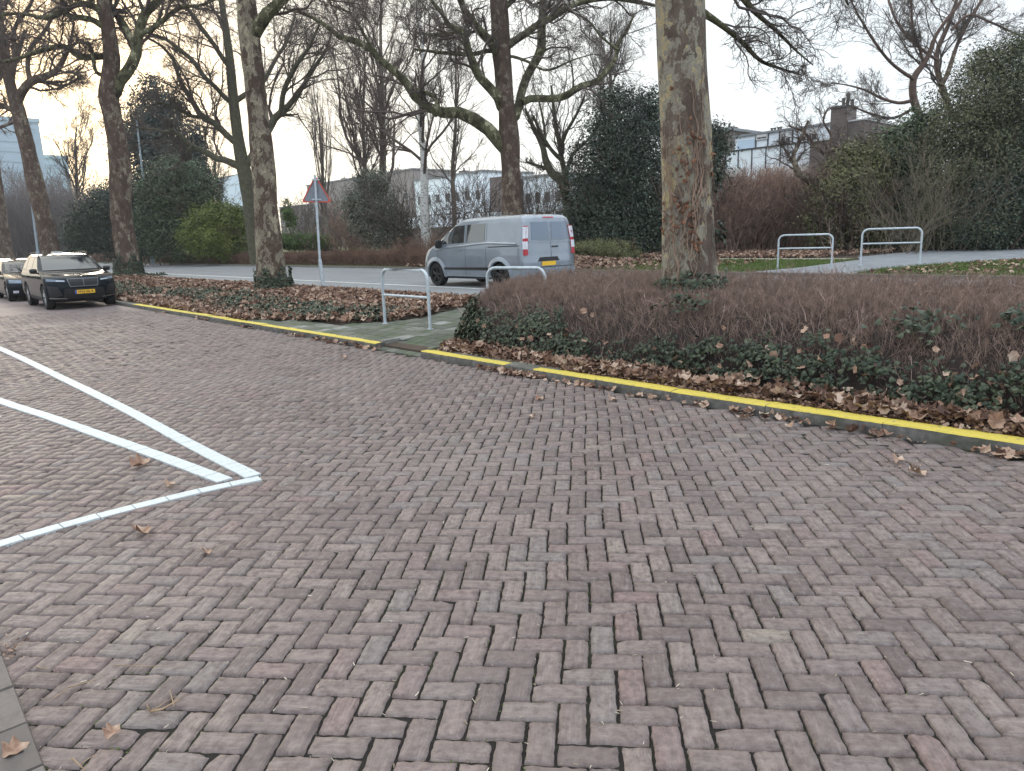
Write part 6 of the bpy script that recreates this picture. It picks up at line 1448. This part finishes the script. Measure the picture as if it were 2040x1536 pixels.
# ---- silver van on the road
VANR = [(.24, .40, 4.80, .90, .20, .05), (.32, .10, 4.93, .96, .34, .08), (.50, .02, 4.97, .985, .42, .09), (.72, .0, 4.97, .992, .46, .09), (.90, .05, 4.95, .992, .48, .09), (1.02, .16, 4.945, .988, .44, .09), (1.10, .34, 4.94, .985, .36, .09), (1.18, .62, 4.935, .98, .28, .09), (1.25, .92, 4.93, .972, .18, .09),
        (1.29, 1.02, 4.93, .965, .16, .09), (1.55, 1.42, 4.91, .925, .15, .09), (1.78, 1.80, 4.88, .885, .15, .10), (1.87, 2.00, 4.86, .86, .16, .12), (1.93, 2.25, 4.82, .82, .18, .16), (1.96, 2.6, 4.72, .76, .2, .2)]
VE = None
def van():
    global VE
    p = at_z(880, 566, .255); X0 = p[0]-.50
    e = empty('van', (X0, 13.08+.99, .255), 'silver grey panel van driving away to the left on the road behind the hedge', 'van', None, 0); VE = e
    c = Car(VANR); r = .345; W = [(.98, .86, r), (.98, -.86, r), (3.91, .86, r), (3.91, -.86, r)]; c.mesh(W, SILVER, e)
    for x, y, rr in W: wheel(e, x, y, rr, dark=True)
    for sg in (1, -1):
        c.panel('side_window', c.S(sg), [(1.36, 1.24), (2.38, 1.27), (2.38, 1.76), (1.90, 1.74)], GLASS_L, lift=.003)
        c.panel('quarter_window', c.S(sg), [(1.18, 1.23), (1.32, 1.235), (1.66, 1.60), (1.60, 1.58)], GLASS_L, lift=.003, nu=5)
        c.panel('side_window', c.S(sg), [(2.50, 1.28), (3.30, 1.30), (3.28, 1.78), (2.50, 1.77)], GLASS_L, lift=.003)
        c.panel('side_moulding', c.S(sg), [(1.40, .50), (3.46, .50), (3.44, .58), (1.40, .56)], PLAST, lift=.012)
        c.panel('sill_trim', c.S(sg), [(1.42, .26), (3.48, .26), (3.48, .30), (1.42, .30)], PLAST, lift=.004)
        c.panel('slide_rail', c.S(sg), [(3.45, 1.12), (4.70, 1.14), (4.70, 1.165), (3.45, 1.145)], PLAST, lift=.002)
        for xs_ in (1.12, 2.44, 3.36):
            c.panel('panel_seam', c.S(sg), [(xs_, .36), (xs_+.012, .36), (xs_+.012, 1.80 if xs_ > 2 else 1.15), (xs_, 1.80 if xs_ > 2 else 1.15)], PLAST, nu=3, nv=12, lift=-.0045)
        # swollen wheel arches
        for xw in (.98, 3.91):
            V = []; N = 20
            for a in np.linspace(R(-8), R(188), N):
                for rr, yo in ((r+.045, .004), (r+.06, .03), (r+.12, .028), (r+.18, .002), (r+.18, -.03), (r+.045, -.03)):
                    x_, z_ = xw+rr*math.cos(a), r+rr*math.sin(a); V.append((x_, sg*(c.ys(x_, max(z_, .25))+yo-(0 if xw > 2 else .32*max(0, (.30-x_)/.3))), z_))
            F = [(i*6+j, i*6+(j+1) % 6, (i+1)*6+(j+1) % 6, (i+1)*6+j) for i in range(N-1) for j in range(6)]
            MB().add(V, F).build('wheel_arch', SILVER, e, auto=.7)
        # shoulder crease
        V = []; xs = np.linspace(.75, 4.6, 20)
        for x in xs:
            zc = np.interp(x, [.75, 1.5, 3.4, 4.6], [1.03, 1.13, 1.24, 1.20])
            for dz, yo in ((.035, .0), (.008, .022), (-.03, .0), (0, -.02)): V.append((x, sg*(c.ys(x, zc+dz)+yo-(.30*max(0, (1.0-x)))), zc+dz))
        MB().add(V, [(i*4+j, i*4+(j+1) % 4, (i+1)*4+(j+1) % 4, (i+1)*4+j) for i in range(19) for j in range(4)]).build('shoulder_crease', SILVER, e, auto=.9)
        c.panel('door_handle', c.S(sg), [(2.12, 1.05), (2.32, 1.055), (2.32, 1.10), (2.12, 1.095)], SILVER, nu=6, nv=3, lift=.02)
        c.panel('headlight', c.Fr(), [(sg*.55, .80), (sg*.93, .84), (sg*.96, 1.04), (sg*.62, .97)], LENS, nu=10, nv=6, lift=.005)
        # tall corner tail lamps
        tl = MB()
        def lamp_blk(z0, z1, mat, nm, par):
            V = []; zs = np.linspace(z0, z1, 6)
            for z in zs:
                y1 = c.ys(4.8, z); x1 = c.xr(sg*y1*.86, z); V += [(4.80, sg*(y1-.02), z), (4.80, sg*(y1+.012), z), (4.935-(z-.9)*.03, sg*(y1-.012), z), (x1+.016, sg*(y1-.07), z), (x1+.016, sg*(y1-.13), z), (x1-.03, sg*(y1-.13), z)]
            F = [(i*6+j, i*6+(j+1) % 6, (i+1)*6+(j+1) % 6, (i+1)*6+j) for i in range(5) for j in range(6)]+[tuple(range(6)), tuple(30+j for j in range(6))[::-1]]
            return MB().add(V, F).build(nm, mat, par, auto=.6)
        t = lamp_blk(.90, 1.66, LENSR, 'tail_light', e)
        # pale lenses over the red housing
        for z0, z1 in ((1.34, 1.64), (1.06, 1.26)):
            V = []
            for z in (z0, z1):
                y1 = c.ys(4.8, z); x1 = c.xr(sg*y1*.86, z); V += [(4.815, sg*(y1+.013), z), (4.815, sg*(y1+.018), z), (4.940-(z-.9)*.03, sg*(y1-.006), z), (x1+.022, sg*(y1-.068), z), (x1+.022, sg*(y1-.12), z), (x1+.015, sg*(y1-.12), z)]
            MB().add(V, [(j, (j+1) % 6, 6+(j+1) % 6, 6+j) for j in range(6)]+[tuple(range(6)), tuple(range(6, 12))[::-1]]).build('pale_lens', LENSW, t, auto=.6)
        mirror(c, sg, 1.28, 1.20, PLAST, (.14, .22, .26))
        # rear door: window and frame
        c.panel('rear_window', c.Re(), [(sg*.05, 1.30), (sg*.70, 1.30), (sg*.66, 1.76), (sg*.05, 1.76)], VANREAR, nu=8, nv=6, lift=.003)
        c.panel('hinge', c.Re(), [(sg*.80, .98), (sg*.845, .98), (sg*.845, 1.04), (sg*.80, 1.04)], SILVER, nu=3, nv=3, lift=.012)
    c.panel('windscreen', c.Fr(), [(-.84, 1.30), (.84, 1.30), (.78, 1.80), (-.78, 1.80)], GLASS_L, nu=20, nv=10, lift=.004)
    c.panel('grille', c.Fr(), [(-.5, .66), (.5, .66), (.52, .92), (-.52, .92)], PLAST, nu=14, nv=4, lift=.006)
    c.panel('front_bumper', c.Fr(), [(-.9, .28), (.9, .28), (.9, .48), (-.9, .48)], PLAST, nu=18, nv=4, lift=.006)
    c.panel('rear_bumper', c.Re(), [(-.95, .34), (.95, .34), (.95, .52), (-.95, .52)], SILVER, nu=18, nv=5, lift=.045)
    c.panel('bumper_underside', c.Re(), [(-.88, .25), (.88, .25), (.90, .335), (-.90, .335)], PLAST, nu=14, nv=4, lift=.02)
    c.panel('plate_recess', c.Re(), [(-.52, .72), (.30, .72), (.24, .83), (-.44, .83)], PLAST, nu=10, nv=4, lift=.002)
    c.panel('door_gap', c.Re(), [(-.006, .60), (.006, .60), (.006, 1.86), (-.006, 1.86)], PLAST, nu=3, nv=8, lift=-.0045)
    c.panel('door_gap', c.Re(), [(-.93, .555), (.93, .555), (.93, .575), (-.93, .575)], PLAST, nu=14, nv=3, lift=-.0045)
    c.panel('door_ledge', c.Re(), [(-.80, 1.225), (.80, 1.225), (.80, 1.265), (-.80, 1.265)], SILVER, nu=12, nv=4, lift=.010)
    c.panel('rear_handle', c.Re(), [(.04, 1.08), (.28, 1.08), (.28, 1.12), (.04, 1.12)], PLAST, nu=6, nv=3, lift=.012)
    c.panel('brake_light', c.Re(), [(-.2, 1.865), (.2, 1.865), (.2, 1.89), (-.2, 1.89)], LENSR, nu=6, nv=3, lift=.006)
    plate(e, c.Re(), -.12, .66, face=1, xoff=.012)
VANREAR = paint('van_rear_glass', (.13, .17, .22), .2, .12)
van()
# ================================================================== BUILDINGS
PANEL = plain('white_panel', (.84, .90, .95), .55, var=.06, scale=.8)
PANELB = plain('pale_blue_panel', (.55, .68, .80), .5, var=.06, scale=.8)
FRAMED = plain('dark_frame', (.05, .055, .06), .6, var=.1)
WFR = plain('window_frame_white', (.62, .62, .60), .6, var=.06)
WGL = NT('window_glass').fin((.06, .065, .075), .08, 0, .8)
k = NT('dark_brick'); v = k.coord(); br = k.n('ShaderNodeTexBrick'); br.inputs['Scale'].default_value = 1; br.inputs['Brick Width'].default_value = .22; br.inputs['Row Height'].default_value = .065; br.inputs['Mortar Size'].default_value = .008
br.inputs['Color1'].default_value = (.135, .105, .095, 1); br.inputs['Color2'].default_value = (.18, .145, .13, 1); br.inputs['Mortar'].default_value = (.12, .11, .105, 1)
rt = k.n('ShaderNodeMapping'); rt.inputs['Rotation'].default_value = (R(90), 0, 0); k.l(v, rt.inputs[0]); k.l(rt.outputs[0], br.inputs['Vector'])
BRK = k.fin(k.mix(k.mr(k.noise(v, 1, 4), .35, .7, 0, .3), br.outputs['Color'], (.12, .10, .09)), .9)
ROOFG = plain('grey_roof', (.24, .25, .26), .8, var=.1)
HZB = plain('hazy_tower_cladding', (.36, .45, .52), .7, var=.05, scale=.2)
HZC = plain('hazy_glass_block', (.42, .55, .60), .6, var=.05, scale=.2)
HZW = plain('hazy_tower_window', (.345, .435, .50), .5, var=.05)  # kept close to the cladding, distance haze is in the colour
POT = plain('chimney_pot', (.10, .09, .085), .8, var=.2)
def FY(x, y, Y): p = at_Y(x, y, Y); return p[0], p[2]

def white_house():
    Y = 47.6
    xl, zt = FY(1441, 270, Y); xr, zt2 = FY(1656, 243, Y); zt = (zt+zt2)/2
    _, zm = FY(1480, 300, Y); xb, zb2 = FY(1612, 285, Y); off = np.array([(xl+xr)/2, Y, .5])
    e = empty('white_panel_house', off, 'white panelled terrace house with dark mullions seen right of the thick plane trunk', 'house')
    o = -off
    MB().box(np.array((xl, Y+1.6, .3))+o, np.array((xr, Y+9, zt))+o).build('wall', PANEL, e)          # set back upper storey
    MB().box(np.array((xl-.3, Y, .3))+o, np.array((xb+2.0, Y+1.6, zm))+o).build('lower_wall', PANEL, e)
    MB().box(np.array((xl-.15, Y+1.45, zt))+o, np.array((xr+.1, Y+9.1, zt+.14))+o).build('roof', ROOFG, e)
    MB().box(np.array((xl-.35, Y-.06, zm))+o, np.array((xb+2.0, Y+1.6, zm+.10))+o).build('ledge', FRAMED, e)
    n = 10; dx = 1.05
    for i in range(n):
        x = xl+.2+i*dx
        if x > xb+1.9: break
        MB().box(np.array((x-.035, Y-.05, .6))+o, np.array((x+.035, Y+.02, zm))+o).build('mullion', FRAMED, e)
    for a in (1507, 1531, 1554, 1580, 1606):
        x, z = FY(a, 262, Y+1.6); MB().box(np.array((x-.04, Y+1.53, zm+.1))+o, np.array((x+.04, Y+1.62, zt-.02))+o).build('mullion', FRAMED, e)
    MB().box(np.array((FY(1470, 270, Y+1.6)[0], Y+1.56, zm+.1))+o, np.array((FY(1504, 270, Y+1.6)[0], Y+1.62, zt-.25))+o).build('blue_panel', PANELB, e)
    def win(x0, x1, z0, z1, Yp):
        w_ = MB().box(np.array((x0, Yp-.05, z0))+o, np.array((x1, Yp+.05, z1))+o).build('window', WFR, e)
        MB().box(np.array((x0+.09, Yp-.075, z0+.09))+o, np.array(((x0+x1)/2-.03, Yp-.045, z1-.09))+o).build('pane', WGL, w_)
        MB().box(np.array(((x0+x1)/2+.03, Yp-.075, z0+.09))+o, np.array((x1-.09, Yp-.045, z1-.09))+o).build('pane', WGL, w_)
        MB().box(np.array((x0+.09, Yp-.085, z1-.09-(z1-z0)*.35))+o, np.array((x1-.09, Yp-.076, z1-.09))+o).build('blind', WFR, w_)
    for x0, x1, y0, y1 in ((1508, 1530, 268, 277), (1556, 1577, 265, 288), (1607, 1630, 258, 281)):
        a, z1 = FY(x0, y0, Y+1.6); b_, z0 = FY(x1, y1, Y+1.6); win(a, b_, z0, z1, Y+1.55)
    for x0, x1, y0, y1 in ((1447, 1462, 338, 375), (1466, 1485, 336, 375), (1514, 1538, 337, 372), (1540, 1562, 333, 368), (1588, 1610, 328, 360)):
        a, z1 = FY(x0, y0, Y); b_, z0 = FY(x1, y1, Y); win(a, b_, z0, z1, Y-.03)
    # brick party wall and chimney
    a, z1 = FY(1614, 283, Y-.8); b_, _ = FY(1662, 283, Y-.8)
    MB().box(np.array((a, Y-.8, .3))+o, np.array((b_+.4, Y+1.5, z1))+o).build('brick_wall', BRK, e)
    MB().box(np.array((a-.06, Y-.86, z1))+o, np.array((b_+.4, Y+1.5, z1+.09))+o).build('wall_cap', WFR, e)
    a, z1 = FY(1657, 218, Y-.8); b_, _ = FY(1689, 218, Y-.8)
    ch = MB().box(np.array((a, Y-.9, .3))+o, np.array((b_, Y+.5, z1))+o).build('chimney', BRK, e)
    MB().box(np.array((a-.07, Y-.97, z1))+o, np.array((b_+.07, Y+.57, z1+.13))+o).build('chimney_cap', POT, ch)
    for q, h in ((.45, .55), (.7, .8), (1.0, .4)): MB().tube([np.array((a+q, Y-.2, z1+.1))+o, np.array((a+q, Y-.2, z1+.1+h*.7))+o, np.array((a+q, Y-.2, z1+.1+h))+o], [.11, .09, .13], 10).build('chimney_pot', POT, ch)
    a, z1 = FY(1689, 243, Y-.6); b_, _ = FY(1723, 243, Y-.6)
    MB().box(np.array((a, Y-.6, .3))+o, np.array((b_, Y+8, z1))+o).build('brick_wall', BRK, e)
    MB().box(np.array((a, Y-.65, z1))+o, np.array((b_+.06, Y+8, z1+.08))+o).build('wall_cap', WFR, e)
    for px_ in (1538, 1544, 1551, 1556):
        x, z = FY(px_, 252, Y+3); MB().tube([np.array((x, Y+3, zt+.1))+o, np.array((x, Y+3, zt+.42))+o, np.array((x, Y+3, zt+.5))+o], [.08, .08, .13], 8).build('roof_vent', POT, e)
white_house()
def plain_block(name, label, x0, x1, ytop, ybase_z, Y, depth, mat, roof=None, wins=None, group=None, cat='building', extra=None, gz0=.3, yt2=None):
    a, z1 = FY(x0, ytop, Y); b_, z2 = FY(x1, yt2 or ytop, Y); z1 = max(z1, z2) if yt2 else (z1+z2)/2; off = np.array([(a+b_)/2, Y, gz0]); o = -off
    e = empty(name, off, label, cat, group)
    MB().box(np.array((a, Y, gz0-1))+o, np.array((b_, Y+depth, z1))+o).build('wall', mat, e)
    if roof: MB().box(np.array((a-.2, Y-.2, z1))+o, np.array((b_+.2, Y+depth+.2, z1+.25))+o).build('roof', roof, e)
    if wins:
        nx, nz, ww, wh, zf, zt_, wm = wins
        for i in range(nx):
            for j in range(nz):
                xc = a+(b_-a)*(i+.5)/nx; zc = z1*(zf+(zt_-zf)*(j+.5)/nz)
                f = MB().box(np.array((xc-ww/2, Y-.06, zc-wh/2))+o, np.array((xc+ww/2, Y+.02, zc+wh/2))+o).build('window', WFR if wm is WGL else wm, e)
                if wm is WGL: MB().box(np.array((xc-ww/2+.1, Y-.09, zc-wh/2+.1))+o, np.array((xc+ww/2-.1, Y-.055, zc+wh/2-.1))+o).build('pane', WGL, f)
    if extra: extra(e, a, b_, z1, Y, o)
    return e
def chims(px_list, mat, dz=1.1):
    def f(e, a, b_, z1, Y, o):
        for t, w_ in px_list:
            x = a+(b_-a)*t; c_ = MB().box(np.array((x-w_/2, Y+2, z1-.5))+o, np.array((x+w_/2, Y+3, z1+dz))+o).build('chimney', mat, e)
            MB().tube([np.array((x, Y+2.5, z1+dz))+o, np.array((x, Y+2.5, z1+dz+.4))+o], .12, 8).build('chimney_pot', POT, c_)
    return f
plain_block('white_house', 'white terrace house seen through bare branches behind the birch and van front', 825, 962, 352, 0, 62, 9, PANEL, ROOFG, (7, 3, 1.0, 1.3, .05, .85, WGL), 'white terrace behind the trees', 'house', chims([(.55, 1.2)], BRK, .8))
plain_block('white_house', 'white house strip between the spreading plane and the leaning mossy tree', 1042, 1122, 352, 0, 60, 9, PANEL, ROOFG, (4, 3, 1.0, 1.3, .05, .85, WGL), 'white terrace behind the trees', 'house')
plain_block('brick_house', 'dark brick house wall with chimney, left of the spreading plane trunk', 975, 1012, 352, 0, 58, 8, BRK, None, None, None, 'house', chims([(.6, .9)], BRK, .5))
plain_block('brick_house', 'long haze-paled brick house behind the poplar and the variegated shrub', 610, 822, 356, 0, 78, 10, plain('hazed_brick', (.27, .235, .225), .9, var=.15, scale=.6), ROOFG, (9, 3, 1.5, 1.3, .08, .8, WGL), None, 'house', chims([(.3, 1.2), (.8, 1.2)], BRK, .8))  # brick paled towards white, distance haze painted into its colour
plain_block('garden_shed', 'low white flat roofed outbuilding with small dark vents behind the birch', 790, 975, 430, 0, 54, 5, PANEL, None, None, None, 'outbuilding', chims([(.45, .5), (.8, .5)], POT, .2))
plain_block('brick_wall_house', 'low brown brick garage front below the white outbuilding behind the birch', 790, 1000, 452, 0, 50, 3, BRK, None, None, None, 'garage')
plain_block('far_house', 'pale blue-white gable block behind the laurel bush and the half hidden trunk', 428, 482, 352, 0, 120, 10, PANELB, ROOFG, (4, 3, 1.4, 1.4, .1, .8, WGL), None, 'building')
plain_block('brick_house', 'brown house low behind the green hedge, left of the sign', 556, 640, 410, 0, 95, 9, BRK, ROOFG, (6, 2, 1.4, 1.3, .1, .8, WGL), None, 'house')
plain_block('chimney_house', 'grey rooftop with chimney peeping out behind the small holly right of the thick trunk', 1415, 1452, 262, 0, 66, 6, BRK, ROOFG, None, None, 'house', chims([(.3, 1.4)], BRK, .6))
def tower(label, x0, x1, ytop, Y, depth, mat, nx, nz, ww, wh, name='office_tower'):
    X = -Y                       # faces the town street, at right angles to this road
    a = at_X(x0, ytop, X); b_ = at_X(x1, ytop, X); z1 = (a[2]+b_[2])/2; off = np.array([X, (a[1]+b_[1])/2, 0.]); o = -off
    e = empty(name, off, label, 'tower', 'distant office towers')
    MB().box(np.array((X-depth, a[1], -2))+o, np.array((X, b_[1], z1))+o).build('wall', mat, e)
    MB().box(np.array((X-depth-.3, a[1]-.3, z1))+o, np.array((X+.3, b_[1]+.3, z1+1.0))+o).build('roof', ROOFG if False else mat, e)
    for j in range(nz):
        zc = z1*(.04+.94*(j+.5)/nz); MB().box(np.array((X-.1, a[1]+.8, zc-wh/2))+o, np.array((X+.12, b_[1]-.8, zc+wh/2))+o).build('window_band', HZW, e)
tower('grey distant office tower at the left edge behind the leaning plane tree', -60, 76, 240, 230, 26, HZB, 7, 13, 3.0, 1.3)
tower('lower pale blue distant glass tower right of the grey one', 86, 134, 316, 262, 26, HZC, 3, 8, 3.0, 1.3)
# hedge added outside the picture, only to darken what the car flanks mirror
def added_mirror_hedge():
    rg = np.random.default_rng(171); off = np.array([-95, -9, 0.]); e = empty('hedge', off, 'unseen dark green hedge added beside the parking to darken the car reflections', 'hedge')
    mb = MB(); xs = np.linspace(-150, -40, 60); prof = [(-10.2, -.1), (-10.2, 2.0), (-9.9, 2.5), (-9.2, 2.5), (-8.9, 2.0), (-8.8, -.1)]
    V = np.array([[(x, y+.1*math.sin(x*1.7), z*(1+.08*math.sin(x*.9+y))) for y, z in prof] for x in xs]); m = len(prof)
    mb.add(V.reshape(-1, 3), [(i*m+j, i*m+j+1, (i+1)*m+j+1, (i+1)*m+j) for i in range(59) for j in range(m-1)]); mb.build('dark_core', HCORE, e, off=off)
    n = 14000; X = rg.uniform(-150, -40, n); Z = rg.uniform(0, 2.6, n); P = np.stack([X, -8.75+rg.normal(size=n)*.1, Z], 1)
    link('foliage', leafmesh(P, np.tile([0, 1., .4], (n, 1)), .16, SL, EV_M, off, 172), e)
added_mirror_hedge()
# ------------------------------------------------------------------ pale air between the near and the far
k = NT('haze'); k.t.nodes.remove(k.b); vol = k.n('ShaderNodeVolumePrincipled'); vol.inputs['Color'].default_value = (.92, .95, 1.0, 1); vol.inputs['Density'].default_value = .00045; vol.inputs['Anisotropy'].default_value = .3
k.l(vol.outputs[0], [n for n in k.t.nodes if n.type == 'OUTPUT_MATERIAL'][0].inputs['Volume'])
o = MB().box((-330, -40, -3.0), (40, 180, 60)).build('haze', k.m); tag(o, kind='stuff')
